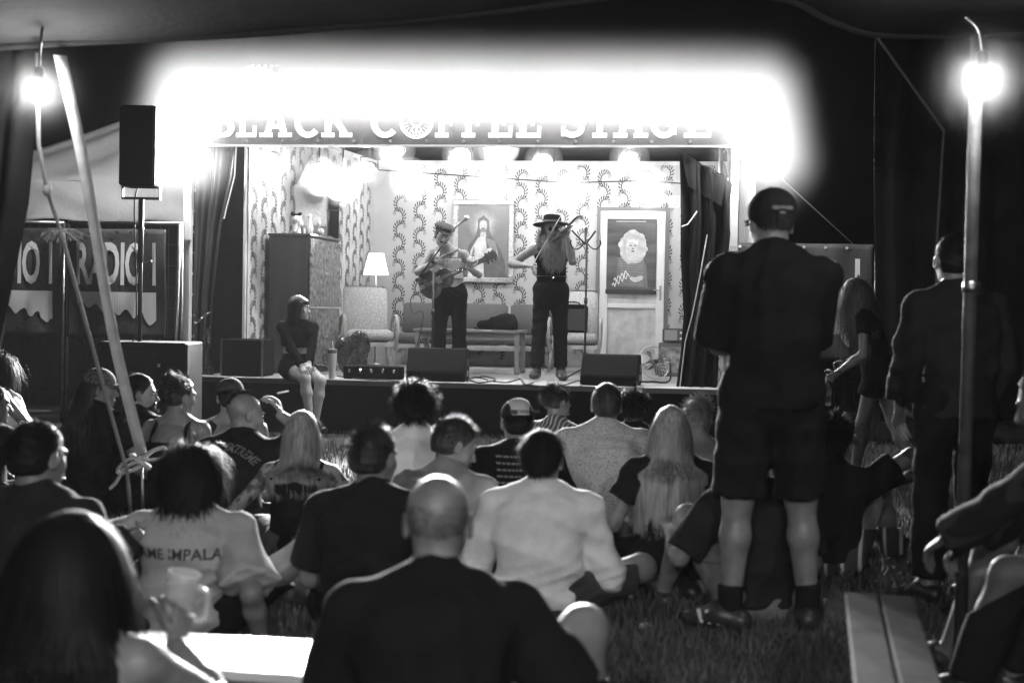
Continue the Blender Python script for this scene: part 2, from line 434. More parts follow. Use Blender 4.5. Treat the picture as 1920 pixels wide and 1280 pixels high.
HAIR_D = M('hair_dark', .010, .55, spec=.15); HAIR_B = m_hair('hair_brown', .03); HAIR_L = m_hair('hair_blonde', .24); HAIR_G = m_hair('hair_grey', .22)
def fabric(name, v, rough=.9, noise=.12, nscale=14): return M(name, v, rough, noise=noise, nscale=nscale, bump=.55, bscale=24, spec=.12)
VBLACK = M('deep_black_knit', .004, .9, spec=.04); BLACK = fabric('black_cotton', .011); CHAR = fabric('charcoal_cotton', .022); WHITE = fabric('white_cotton', .80, noise=.05); GREY = fabric('grey_cotton', .3)
DENIM = fabric('denim', .10, noise=.3); KHAKI = fabric('mid_grey_twill', .16); NAVY = fabric('dark_jersey', .016)
EYE = M('eye', .02, .1); LIP = M('lips', .12, .4)
LEATHER = M('black_leather', .02, .35, bump=.2, bscale=120); RUBBER = M('sole_rubber', .5, .7)
class Person: pass
def person(label, top=None, loc=None, face=0.0, h=1.0, Pv=(0, 0, .11), Nk=None, bend=.05, hd=(0, 0, 0), hoff=(0, .03, .145), tw=0.0, tilt=0.0,
           hl=None, hr=None, el=(-.6, -.3, .1), er=(.6, -.3, .1), fl=None, fr=None, kl=None, kr=None, w=1.0, fem=False, skin=SKIN,
           res=.012, curl=(.6, .6), palm=((.3, .2, -1), (-.3, .2, -1)), hdir=(None, None), seed=0, bare_feet=False, s=None, hands=True, sw=None, toes=(-.15, .15)):
    q = Person(); q.skin = skin; q.res = res; q.seed = seed; q.fem = fem
    P = A(*Pv)*A(1, 1, 1); N = A(*Nk) if Nk is not None else P+A(0, .04, .52)
    if s is not None:                           # distance from the size of the head in the picture; the back then stretches or slumps to fit
        pt = y_at(top[0], top[1], FPX/s); dz = pt.z/h-(N+A(*hoff)+rotm(*hd) @ A(0, -.015, .122))[2]; N = N+A(0, 0, max(-.13, min(.12, dz)))
    ax = nrm(N-P); yawm = rotm(yaw=tw)
    sh = .165 if fem else .185; sh *= w if sw is None else sw
    sx = yawm @ A(math.cos(R(tilt)), 0, -math.sin(R(tilt)))
    q.P, q.N = P, N; wa = P+(N-P)*.38-A(0, bend, 0); chs = P+(N-P)*.74-A(0, bend*.7, 0); q.wa, q.ch = wa, chs
    q.H = N+A(*hoff); q.Rm = rotm(*hd); q.sx = sx
    SL = N-ax*.065-sx*sh; SR = N-ax*.065+sx*sh; q.SL, q.SR = SL, SR
    hx = A(1, 0, 0); HL = P-hx*.09*w; HR = P+hx*.09*w
    hl = A(-.16, .28, .22) if hl is None else A(*hl); hr = A(.16, .28, .22) if hr is None else A(*hr)
    EL, WL = ik(SL, hl, .285, .255, A(*el)); ER, WR = ik(SR, hr, .285, .255, A(*er))
    fl = A(.12, .34, .06) if fl is None else A(*fl); fr = A(-.12, .42, .06) if fr is None else A(*fr)
    KL, FL = ik(HL, fl, .43, .42, A(*kl) if kl is not None else A(-.9, .5, .3)); KR, FR = ik(HR, fr, .43, .42, A(*kr) if kr is not None else A(.9, .5, .3))
    q.EL, q.WL, q.ER, q.WR, q.KL, q.FL, q.KR, q.FR, q.HL, q.HR = EL, WL, ER, WR, KL, FL, KR, FR, HL, HR
    q.w = w; b = w
    fw = .9 if fem else 1.0
    q.torso = [limb(P-ax*.02, wa, .160*b, .128*b*fw, .118*b, .098*b, side=sx*.5+hx*.5, k=.05), limb(wa, chs, .128*b*fw, .158*b*fw, .098*b, .112*b, side=sx, k=.05),
               limb(chs, N-ax*.05, .158*b*fw, .10*b, .112*b, .075*b, side=sx, k=.04)]
    if fem: q.torso += [ell(chs+A(0, .085*b, -.0)+sx*s*.07, (.06, .055, .06), k=.03) for s in (-1, 1)]
    q.should = [limb(SL+sx*.01, N-ax*.05, .056*b, .06*b, k=.04), limb(SR-sx*.01, N-ax*.05, .056*b, .06*b, k=.04), limb((SL+N)/2-ax*.01, N+ax*.01, .05*b, .052*b, k=.04), limb((SR+N)/2-ax*.01, N+ax*.01, .05*b, .052*b, k=.04)]
    am = (1.0 if not fem else .86)*(.5+.5*b)
    q.am = am
    def arm(S, E, W):
        mid = (S+E)/2
        return [limb(S, E, .051*am, .040*am, k=.03), limb(E, E+(W-E)*.35, .040*am, .041*am, k=.02), limb(E+(W-E)*.35, W, .041*am, .027*am, k=.02)]
    q.armL, q.armR = arm(SL, EL, WL), arm(SR, ER, WR)
    lm = (.5+.5*b)*(.97 if fem else 1); q.lm = lm
    def leg(Hp, K, F):
        return [limb(Hp, K, .088*lm, .058*lm, k=.04), limb(K, K+(F-K)*.35, .056*lm, .056*lm, k=.03), limb(K+(F-K)*.35, F, .056*lm, .036*lm, k=.03)]
    q.legL, q.legR = leg(HL, KL, FL), leg(HR, KR, FR)
    def foot(K, F, out):
        sdn = nrm(F-K); fw_ = A(out, 1, 0); fw_ = fw_-sdn*(fw_ @ sdn)
        if np.linalg.norm(fw_) < .25: fw_ = A(0, 0, -1)-sdn*(-sdn[2])
        fw_ = nrm(fw_); heel = F+sdn*.045-fw_*.045; toe = F+sdn*.06+fw_*.16; sd = np.cross(sdn, fw_)
        return [limb(heel, F+sdn*.03+fw_*.04, .036, .042, k=.03), limb(F+sdn*.035+fw_*.03, toe, .042, .04, .036, .022, side=sd, k=.03)]
    q.footL, q.footR = foot(KL, FL, toes[0]), foot(KR, FR, toes[1])
    q.neck = [limb(N-ax*.03, q.H+q.Rm @ A(0, -.02, -.05), .062*(.86 if fem else 1), .054*(.9 if fem else 1), k=.03)]
    q.dL = nrm(WL-EL) if hdir[0] is None else nrm(A(*hdir[0])); q.dR = nrm(WR-ER) if hdir[1] is None else nrm(A(*hdir[1]))
    hs = .9 if fem else 1.0
    hp = xf(head_prims(fem), q.Rm, q.H)
    parts = [surf(q.torso+q.should+q.neck+q.armL+q.armR+q.legL+q.legR+q.footL+q.footR, res), surf(hp+q.neck, .0055)]
    if hands:
        parts += [surf(hand_prims(WL, q.dL, palm[0], hs, curl[0], True), .005), surf(hand_prims(WR, q.dR, palm[1], hs, curl[1], False), .005)]
    htop = q.H+q.Rm @ A(0, -.015, .122)
    zt = htop[2]*h
    rz = R(face); cz, sz = math.cos(rz), math.sin(rz)
    off = Vector(((htop[0]*cz-htop[1]*sz)*h, (htop[0]*sz+htop[1]*cz)*h, 0))
    if loc is None:
        g = g_at(top[0], top[1], zt); loc = Vector((g.x, g.y, 0))-off
    q.root = thing('person', label, 'person', loc, rz); q.root.scale = (h, h, h); q.loc = Vector(loc)
    V, F = join(parts); q.body = link('body', np_mesh('body', V, F), skin, q.root)
    q.h = h; q.rz = rz
    q.world = lambda p: Vector(loc)+Matrix.Rotation(rz, 3, 'Z') @ (Vector(p)*h)
    return q
def garment(q, name, prims, mat, wr=.006, wf=8.0, res=None, cuts=()):
    return soft(name, prims, res or q.res, mat, q.root, wr=wr, wf=wf, seed=q.seed+len(name), cuts=cuts)
def sleeves(q, frac, e, loose=.012, both='LR'):
    out = []
    for S, E, W, sd in ((q.SL, q.EL, q.WL, 'L'), (q.SR, q.ER, q.WR, 'R')):
        if sd not in both: continue
        if frac <= 1: out.append(limb(S, S+(E-S)*frac, .053*q.am+e, .05*q.am+e+loose, flat='b', k=.03))
        else:
            out += [limb(S, E, .053*q.am+e, .044*q.am+e, k=.03), limb(E, E+(W-E)*(frac-1), .044*q.am+e, .034*q.am+e+loose, flat='b', k=.02)]
    return out
def legs(q, frac, e, loose=.012):
    out = []
    for Hp, K, F in ((q.HL, q.KL, q.FL), (q.HR, q.KR, q.FR)):
        if frac <= 1: out.append(limb(Hp, Hp+(K-Hp)*frac, .09*q.lm+e, (.09-.03*frac)*q.lm+e+loose, flat='b', k=.04))
        else: out += [limb(Hp, K, .09*q.lm+e, .062*q.lm+e, k=.04), limb(K, K+(F-K)*(frac-1), .062*q.lm+e, .046*q.lm+e+loose, flat='b', k=.03)]
    return out
def tshirt(q, mat, frac=.62, e=.021, loose=.02, name='shirt', hem=0.0, wr=.015, wf=6.5, **kw):
    ax = nrm(q.N-q.P); pr = infl(q.torso, e)+infl(q.should, e*.8)+(sleeves(q, frac, e, loose) if frac <= 1 or hem < .15 else sleeves(q, .5, e, 0))
    pr[0] = dict(pr[0], a=q.P-ax*(.0-hem))
    if frac > 1 and hem < .15: pr[0] = dict(pr[0], a=q.P-ax*(.05-hem), flat='a')
    s = garment(q, name, pr, mat, cuts=[plane(q.P-ax*(.05-hem), -ax)] if not (frac > 1 and hem < .15) else [], wr=wr, wf=wf, **kw); q.shirt = s
    if frac > 1 and hem >= .15:
        for sd in 'LR': garment(q, 'sleeve', sleeves(q, frac, e, loose, sd), mat, wr=wr*.8, wf=wf*1.3, **kw)
    ring = [limb(q.N-ax*.005+A(0, -.004, 0), q.N+ax*.02+A(0, -.002, 0), .072*q.w**.5, .068*q.w**.5, flat='ab', k=.01)]
    soft('collar', ring, .008, mat, s); return s
def tank(q, mat, e=.012, name='top', strap=.02, low=.12, hem=0.0, wr=.004, **kw):
    ax = nrm(q.N-q.P); pr = infl(q.torso, e); top_ = q.N-ax*low
    s = garment(q, name, pr, mat, wr=wr, cuts=[plane(top_, ax), plane(q.P-ax*(.05-hem), -ax)], **kw); q.shirt = s
    for sd in (-1, 1):
        c = q.N-ax*.055+q.sx*sd*.10*q.w; y = A(0, .1, 0); m = MB()
        pts = [top_+q.sx*sd*.105*q.w-A(0, .115*q.w, .01)-A(0, .02, 0), c-A(0, .075, -.015)*q.w, c+A(0, -.01, .06), c+A(0, .075, .01), top_+q.sx*sd*.10*q.w+A(0, .125, .0)]
        m.tube(smooth_pts(pts, 4), strap, 8, flat=.22); m.build('strap', mat, s, True)
    return s
def smooth_pts(pts, k=6):
    P = [np.array(p, dtype=float) for p in pts]; out = []
    for i in range(len(P)-1):
        p0, p1, p2, p3 = P[max(i-1, 0)], P[i], P[i+1], P[min(i+2, len(P)-1)]
        for j in range(k):
            t = j/k; out.append(.5*((2*p1)+(p2-p0)*t+(2*p0-5*p1+4*p2-p3)*t*t+(3*p1-p0-3*p2+p3)*t**3))
    out.append(P[-1]); return [tuple(float(c) for c in x) for x in out]
def bottoms(q, mat, frac=1.93, e=.014, loose=.014, name='trousers', wr=.010, wf=9, **kw):
    ax = nrm(q.N-q.P); pr = infl(q.torso[:1], e*.8)+legs(q, frac, e, loose)
    return garment(q, name, pr, mat, cuts=[plane(q.P+(q.wa-q.P)*.85, ax)], wr=wr, wf=wf, **kw)
def shoes(q, mat=LEATHER, sole=True):
    for f, nm in ((q.footL, 'shoe'), (q.footR, 'shoe')): soft('shoe', infl(f, .011), .008, mat, q.root)
def hair_obj(q, mat, base=True, low=-.05, fringe=.05, sets=(), name='hair'):
    parts = []
    if base: parts.append(scalp(q.H, q.Rm, low=low, fringe=fringe))
    for i, s in enumerate(sets): parts.append(strands(q.H, q.Rm, seed=q.seed*7+i+3, **s))
    V, F = join(parts); return link(name, np_mesh(name, V, F), mat, q.root)
SHORT = dict(n=2600, length=.02, steps=3, lift=.5, grav=.12, comb=(0, -.25, 0), wid=.0016)
def back_of(q, wx=.2, wy=.15): return (q.ch-A(0, .0, 0), wx*q.w, wy*q.w, q.N[2]+.0)
def face_bits(q, brow=True):
    for s in (-1, 1):
        m = MB(); m.sph(q.H+q.Rm @ A(s*.031, .0875, .004), .0065, 8, (1.3, .6, .9)); m.build('eye', EYE, q.root, True)
        if brow:
            m = MB(); m.tube([q.H+q.Rm @ A(s*.014, .099, .024), q.H+q.Rm @ A(s*.032, .098, .029), q.H+q.Rm @ A(s*.05, .085, .024)], .004, 6); m.build('eyebrow', HAIR_D, q.root, True)
    m = MB(); m.tube([q.H+q.Rm @ A(-.02, .094, -.066), q.H+q.Rm @ A(0, .1, -.066), q.H+q.Rm @ A(.02, .094, -.066)], .0055, 6); m.build('lips', LIP, q.root, True)
def cap(q, mat, back=False, name='cap', logo=None, panel=None, size=1.0, brim=True, tiltp=0, low=.035):
    Rc = q.Rm @ rotm(yaw=180 if back else 0, pitch=tiltp); H = q.H
    crown = [ell((0, -.012 if not back else .012, .05), (.09*size, .108*size, .088*size))]
    cr = soft(name, xf(crown, Rc, H), .007, mat, q.root, cuts=xf([plane((0, 0, low), (0, -.12, -1))], Rc, H), wr=.0015, wf=12)
    if brim:
        b = [limb((0, .07, .036), (0, .15, .03), .075, .055, .006, .005, side=(1, 0, 0), k=.01)]
        b[0]['w'] = (.078, .05); 
        # a curved visor: three flattened lobes
        pr = [ell((0, .115, .034), (.072, .06, .006), k=.008), ell((.04, .1, .028), (.036, .05, .006), rot=rotm(roll=28), k=.01), ell((-.04, .1, .028), (.036, .05, .006), rot=rotm(roll=-28), k=.01)]
        soft('visor', xf(pr, Rc, H), .006, mat, cr)
    if panel is not None:
        pr = [ell((0, .012, .052), (.096*size, .114*size, .092*size))]
        soft('front_panel', xf(pr, Rc, H), .007, panel, cr, cuts=xf([plane((0, .0, .045), (0, 0, -1)), plane((0, .035, 0), (0, -1, 0)), plane((.064, 0, 0), (1, .12, 0)), plane((-.064, 0, 0), (-1, .12, 0))], Rc, H))
    m = MB(); m.sph(H+Rc @ A(0, 0, .138*size), .007, 6); m.build('cap_button', mat, cr, True)
    return cr
def wrap_text(q, me, mat, center, right, upv, dirv, on, name='lettering', off=.004):
    """lettering printed on a garment: every vertex is pushed along dirv onto the cloth"""
    bv = BVHTree.FromObject(on, bpy.context.evaluated_depsgraph_get()) if False else BVHTree.FromPolygons([v.co[:] for v in on.data.vertices], [p.vertices[:] for p in on.data.polygons])
    c = Vector(center); r = Vector(right); u = Vector(upv); d = Vector(dirv).normalized()
    for v in me.vertices:
        p = c+r*v.co.x+u*v.co.y; hit = bv.ray_cast(p-d*.5, d)
        v.co = (hit[0]-d*off) if hit[0] is not None else p
    return link(name, me, mat, on)

# ================================================================== SETTING: ground and grass
me = bpy.data.meshes.new('ground')
gx = np.linspace(-60, 60, 121); gy = np.linspace(-30, 130, 161)
GX, GY = np.meshgrid(gx, gy, indexing='ij'); GZ = 0.02*np.sin(GX*.9+GY*.4)*np.clip((np.hypot(GX, GY-60)-66)/30, 0, 1)
V = np.stack([GX, GY, GZ], 2).reshape(-1, 3); i = np.arange(120)[:, None]*161+np.arange(160)[None, :]
F = np.stack([i, i+161, i+162, i+1], 2).reshape(-1, 4)
ground = link('ground', np_mesh('ground', V, F), M('trodden_lawn', .05, .95, noise=.6, nscale=3.0, bump=.6, bscale=40)); tag(ground, kind='structure')
nb = 150000
gX, gY = [], []
yy = 2.6+rng.random(nb)**1.35*12.0; xx = (rng.random(nb)-.5)*yy*.86
keep = np.sin(xx*2.1+np.sin(yy*1.7))*np.sin(yy*1.3+xx*.6) > -.55+.9*rng.random(nb)-.6
xx, yy = xx[keep], yy[keep]; nb = len(xx)
hh = .035+.05*rng.random(nb); an = rng.random(nb)*6.28; wd = .0022+.0018*rng.random(nb); le = (rng.random((nb, 2))-.5)*.07
B = np.stack([xx, yy, np.full(nb, -.003)], 1); W = np.stack([np.cos(an)*wd, np.sin(an)*wd, np.zeros(nb)], 1)
T = B+np.stack([le[:, 0], le[:, 1], hh], 1); Mid = B+np.stack([le[:, 0]*.3, le[:, 1]*.3, hh*.6], 1)
V = np.stack([B-W, B+W, Mid+W*.8, Mid-W*.8, T+W*.1, T-W*.1], 1).reshape(-1, 3); b6 = (np.arange(nb)*6)[:, None]
F = np.concatenate([b6+np.array([0, 1, 2, 3]), b6+np.array([3, 2, 4, 5])])
grass = link('grass', np_mesh('grass', V, F), M('grass_blade', .085, .6, noise=.4, nscale=2.0)); tag(grass, 'short trodden grass under the seated crowd', 'grass', kind='stuff')

# ================================================================== STAGE SHELL
WOOD = M('pale_wood', .45, .55, noise=.25, nscale=6, bump=.2, bscale=30, stretch=(1, 1, .15))
DARKWOOD = M('dark_wood', .10, .45, noise=.4, nscale=5, bump=.15, bscale=40)
DECK = M('stage_board', .30, .5, noise=.35, nscale=3, bump=.3, bscale=25, stretch=(.25, 2, 1))
BLK = M('black_paint', .015, .45); BLKC = fabric('black_stage_cloth', .009, noise=.3, nscale=5); STEEL = M('steel_tube', .35, .35, metal=1.0, noise=.2, nscale=20)
BLKTEX = M('black_textured_box', .007, .7, bump=.4, bscale=220, spec=.06)
GRILLE = M('black_grille', .010, .6, bump=.6, bscale=500, spec=.15)
U0, U1, VF, VB = -3.35, 2.75, -.42, 4.5
stage = sthing('stage', 'low wooden stage with black skirt behind the seated crowd', 'stage', 0, 0, 0)
nP = 14; pw = (VB+.25-VF)/nP
pm = MB(); pm.bbox((0, 0, 0), (U1-U0, pw-.006, .04), .004); plank = pm.build('plank', DECK, stage)
plank.location = ((U0+U1)/2, VF+pw/2, SZ-.02)
for k in range(1, nP): copy_part(plank, stage, ((U0+U1)/2, VF+pw*(k+.5), SZ-.02-.001*(k % 3)))
m = MB(); m.box(((U0+U1)/2, VF+.03, (SZ-.04)/2), (U1-U0-.02, .03, SZ-.045)); m.build('skirt', VBLACK, stage)
for s, u in ((0, U0+.03), (1, U1-.03)):
    m = MB(); m.box((u, (VF+VB)/2+.1, (SZ-.04)/2), (.03, VB-VF-.1, SZ-.046)); m.build('side_skirt', BLKC, stage)
m = MB(); m.box(((U0+U1)/2, VF-.012, SZ-.03), (U1-U0, .018, .05)); m.build('edge_trim', M('edge_trim_metal', .06, .4, metal=.3), stage)

# wallpapered walls
def m_paper(name, v):
    m = M(name, v, .55, noise=.12, nscale=1.6, bump=.1, bscale=8); return m
PAPER = m_paper('wallpaper', .42); INK = M('wallpaper_print', .05, .5)
def frond(mb, cx, cz, s, mir, y, k=10):
    """one printed scroll: a tapering arc with a fan of leaves on its outer side and a curl at the end"""
    def P(x, z): return (cx+mir*x*s*.85, y, cz+z*s)
    arc = []
    for i in range(13):
        t = i/12; a = R(262-205*t); r = .42*(1-.25*t); arc.append((math.cos(a)*r, math.sin(a)*r, a, .02+.055*math.sin(math.pi*min(1, t*1.05))))
    V = []
    for x, z, a, w in arc: V += [P(x-math.cos(a)*w*.5, z-math.sin(a)*w*.5), P(x+math.cos(a)*w*.5, z+math.sin(a)*w*.5)]
    mb.add(V, [(2*i, 2*i+1, 2*i+3, 2*i+2) for i in range(12)])
    for j in range(k):
        t = .10+.86*j/(k-1); a = R(262-205*t); r = .42*(1-.25*t); bx, bz = math.cos(a)*r, math.sin(a)*r
        ln = .13+.20*math.sin(math.pi*t); da = a-R(48); dx, dz = math.cos(da), math.sin(da); nx, nz = -dz, dx; w = .054
        q = [(bx, bz), (bx+dx*ln*.45+nx*w, bz+dz*ln*.45+nz*w), (bx+dx*ln*.85+nx*w*1.1, bz+dz*ln*.85+nz*w*1.1), (bx+dx*ln+nx*w*-.6, bz+dz*ln-nz*w*.6), (bx+dx*ln*.6-nx*w*.5, bz+dz*ln*.6-nz*w*.5)]
        mb.add([P(x, z) for x, z in q], [(0, 1, 2, 3, 4)])
    V = []
    for i in range(12):
        a = R(40*i); r = .11*(1-i/14); w = .02*(1-i/16); V += [P(.22+math.cos(a)*(r-w), .14+math.sin(a)*(r-w)), P(.22+math.cos(a)*(r+w), .14+math.sin(a)*(r+w))]
    mb.add(V, [(2*i, 2*i+1, 2*i+3, 2*i+2) for i in range(11)])
def wall(label, p0, p1, z0, z1, off):
    L = math.hypot(p1[0]-p0[0], p1[1]-p0[1]); a = math.atan2(p1[1]-p0[1], p1[0]-p0[0])
    t = sthing('stage_wall', label, 'wall', p0[0], p0[1], z0, a)
    mb = MB(); mb.box((L/2, .03, (z1-z0)/2), (L, .06, z1-z0)); mb.build('panel', PAPER, t)
    mb = MB(); sp = .283; n = int(L/sp)
    for c in range(n+1):
        x = off+c*sp
        if x < .12 or x > L-.12: continue
        r = 0; z = .15+(.09 if c % 2 else 0)
        while z < z1-z0-.1:
            frond(mb, x+(.03 if r % 2 else -.03), z, (.235), 1 if r % 2 else -1, -.003); z += .178; r += 1
    mb.build('wallpaper_print', INK, t)
    mb = MB(); mb.box((L/2, -.008, z1-z0-.02), (L, .016, .05)); mb.box((L/2, -.008, .04), (L, .016, .08)); mb.build('moulding', WOOD, t)
    return t
WL0, WL1 = (-2.95, .15), (-2.6, VB)
WZ = 3.36
wb = wall('back wall of the stage in light wallpaper with dark scrolls', (-2.6, VB), (2.35, VB), SZ, WZ, .08)
wlft = wall('left side wall of the stage in scroll wallpaper', WL0, WL1, SZ, WZ, .15)
wr_ = wall('right side wall of the stage half behind the curtain', (2.35, VB), (2.45, .4), SZ, WZ, .2)
m = MB(); m.box((0, 0, .0), (.03, .012, WZ-SZ)); e = m.build('edge_strip', WOOD, wlft); e.location = (-.02, .02, (WZ-SZ)/2)
# roof cloth and black drop over the walls
t = sthing('stage_roof', 'dark cloth roof and rear drop over the stage', 'roof', 0, 0, 0)
m = MB(); m.box((-.45, 2.45, 3.72), (5.9, 4.5, .03)); m.build('roof_cloth', BLKC, t)
m = MB(); m.box((-.45, VB+.2, 1.87), (5.9, .03, 3.65)); m.build('rear_drop', BLKC, t)
m = MB(); m.box((-3.38, 2.4, 2.9), (.03, 4.5, 1.55)); m.build('side_drop', BLKC, t)
m = MB(); m.box((2.5, 2.6, 1.85), (.03, 4.0, 3.6)); m.build('side_drop', BLKC, t)
for v in (.3, 1.6, 3.0):
    m = MB(); m.tube([(-3.35, v, 3.64), (2.48, v, 3.64)], .025, 8); m.build('lighting_pipe', STEEL, t, True)
m = MB()
for k in range(9):
    x = -.05+.012*k*(1+k % 3); 
for x, ln in ((.0, .2), (.07, .16), (.16, .1)):
    for j in range(int(ln/.022)): m.sph((x+.02*math.sin(j), .6, 3.66-j*.022), .008, 5)
m.build('bead_string', M('bead', .7, .2), t, True)

# ------------------------------------------------------------------ portal: posts, banner, bulbs
def sdim(x0, y0, x1, y1, v):
    ua, za = s_at(x0, y0, v); ub, zb = s_at(x1, y1, v); return ua, ub, min(za, zb), max(za, zb)
uL, _ = s_at(350, 500, 0); uR, _ = s_at(1376, 400, 0)
for u, lab, ht in ((uL, 'squared pale timber post at the left of the stage front', 3.75), (uR, 'pale timber post at the right of the stage front', 3.75)):
    t = sthing('timber_post', lab, 'post', u, .02, 0); m = MB(); m.bbox((0, 0, ht/2), (.085, .085, ht), .006); m.build('post_shaft', WOOD, t)
    for zc in (2.0, 3.2):
        m = MB(); m.box((0, -.06, zc), (.10, .03, .05)); m.build('bracket', STEEL, t)
VBN = -.16
b0, b1, bz0, bz1 = sdim(357, 140, 1413, 275, VBN)
_, zl = s_at(430, 268, VBN); _, zr = s_at(1310, 278, VBN)
bzb = (zl+zr)/2
ban = sthing('stage_banner', 'long dark banner across the stage front with white slab letters and round emblem', 'banner', 0, VBN, 0)
bh = .70
m = MB(); m.box(((b0+b1)/2, .012, bzb+bh/2), (b1-b0, .02, bh)); m.build('cloth', fabric('banner_cloth', .03, rough=.6), ban)
m = MB(); m.box(((b0+b1)/2, .01, bzb-.004), (b1-b0, .05, .02)); m.build('hem_rail', M('hem_rail', .4, .35, metal=.6), ban)
for k in range(15):
    m = MB(); m.lathe([(.006, 0), (.018, 0), (.018, .006), (.006, .006)], 12, (b0+.25+k*(b1-b0-.5)/14, -.004, bzb+.045), (R(90), 0, 0)); m.build('eyelet', M('eyelet_metal', .5, .3, metal=1), ban)
LET = M('banner_white_print', .75, .7)
def glyph(ch):
    r = []; T = .2
    def rect(x0, z0, x1, z1): r.append([(x0, z0), (x1, z0), (x1, z1), (x0, z1)])
    def quad(*p): r.append(list(p))
    def arc(cx, cz, rx, rz, a0, a1, t=T, n=18):
        for i in range(n):
            p = []
            for a, f in ((a0+(a1-a0)*i/n, 0), (a0+(a1-a0)*(i+1)/n, 0), (a0+(a1-a0)*(i+1)/n, 1), (a0+(a1-a0)*i/n, 1)):
                c, s = math.cos(R(a)), math.sin(R(a)); p.append((cx+c*(rx-f*t), cz+s*(rz-f*t*.8)))
            r.append(p)
    s = .13
    if ch == 'B':
        rect(.1, 0, .3, 1); rect(0, 0, .1, s); rect(0, 1-s, .1, 1); rect(.3, 0, .45, s); rect(.3, 1-s, .45, 1); rect(.3, .45, .45, .57); arc(.45, .735, .27, .265, -90, 90); arc(.45, .285, .31, .285, -90, 90); w = .78
    elif ch == 'L': rect(.12, 0, .32, 1); rect(0, 0, .12, s); rect(0, 1-s, .12, 1); rect(.32, 1-s, .44, 1); rect(.32, 0, .72, s); rect(.6, s, .72, .36); w = .74
    elif ch == 'A': quad((.12, 0), (.31, 0), (.62, 1), (.40, 1)); quad((.72, 0), (.93, 0), (.66, 1), (.52, .8)); rect(.32, .27, .72, .4); rect(0, 0, .42, s); rect(.62, 0, 1.05, s); w = 1.05
    elif ch == 'C': arc(.5, .5, .5, .52, 42, 318, .21, 26); rect(.76, .62, .88, .98); w = .9
    elif ch == 'G': arc(.5, .5, .5, .52, 42, 318, .21, 26); rect(.76, .62, .88, .98); rect(.72, .1, .93, .45); rect(.55, .35, 1.0, .48); w = 1.0
    elif ch == 'K': rect(.12, 0, .32, 1); rect(0, 0, .44, s); rect(0, 1-s, .44, 1); quad((.3, .36), (.42, .5), (.88, .95), (.64, .95)); quad((.40, .5), (.54, .62), (.98, .05), (.72, .05)); rect(.62, 0, 1.05, s); rect(.55, 1-s, .98, 1); w = 1.05
    elif ch == 'F': rect(.12, 0, .32, 1); rect(0, 0, .46, s); rect(0, 1-s, .8, 1); rect(.68, .66, .8, 1-s); rect(.32, .45, .6, .57); rect(.5, .36, .6, .66); w = .82
    elif ch == 'E': rect(.12, 0, .32, 1); rect(0, 0, .8, s); rect(0, 1-s, .78, 1); rect(.67, .68, .78, 1-s); rect(.69, s, .8, .34); rect(.32, .45, .58, .57); rect(.48, .36, .58, .66); w = .82
    elif ch == 'T': rect(.36, 0, .56, 1); rect(.22, 0, .7, s); rect(0, 1-s, .92, 1); rect(0, .64, .12, 1-s); rect(.8, .64, .92, 1-s); w = .92
    elif ch == 'S': arc(.42, .735, .37, .27, 20, 270, .2); arc(.42, .275, .39, .28, -160, 90, .2); rect(.62, .68, .74, .96); rect(.05, .04, .17, .34); w = .82
    return r, w
row = [('B', 398, 440), ('L', 443, 481), ('A', 487, 547), ('C', 552, 598), ('K', 603, 660), ('C', 695, 744), ('F', 816, 860), ('F', 866, 910), ('E', 916, 961), ('E', 968, 1015), ('S', 1050, 1096), ('T', 1099, 1150), ('A', 1150, 1215), ('G', 1218, 1272), ('E', 1283, 1334)]
for ch, x0, x1 in row:
    ua, _ = s_at(x0, 250, VBN); ub, _ = s_at(x1, 250, VBN); zb = bzb+.085; hg = .335; g, w = glyph(ch); m = MB()
    for k, poly in enumerate(g):
        y = -.003-.00025*k; sx = (ub-ua)/w
        m.plate([(ua+x*sx, zb+z*hg) for x, z in poly], y, .002)
    m.build('letter', LET, ban)
ue, _ = s_at(781, 230, VBN); ze = bzb+.085+.165; m = MB()
def ring(m, cx, cz, r0, r1, n=40, y=-.004, a0=0, a1=360):
    for i in range(n):
        a, b = R(a0+(a1-a0)*i/n), R(a0+(a1-a0)*(i+1)/n)
        m.plate([(cx+r*math.cos(q), cz+r*math.sin(q)) for r, q in ((r0, a), (r1, a), (r1, b), (r0, b))], y, .001)
ring(m, ue, ze, .165, .18); ring(m, ue, ze, .145, .152); ring(m, ue, ze+.02, .06, .07, 24, a0=180, a1=360); ring(m, ue+.085, ze+.03, .022, .03, 16)
m.plate([(ue-.07, ze+.02), (ue+.07, ze+.02), (ue+.07, ze+.03), (ue-.07, ze+.03)], -.004, .001)
for k in range(11):
    a = R(190+16*k); m.plate([(ue+r*math.cos(a+d), ze+r*math.sin(a+d)) for r, d in ((.1, -.02), (.14, -.02), (.14, .02), (.1, .02))], -.004, .001)
ring(m, ue-.022, ze-.09, .025, .033, 20); ring(m, ue+.022, ze-.09, .025, .033, 20)
m.build('emblem', LET, ban)
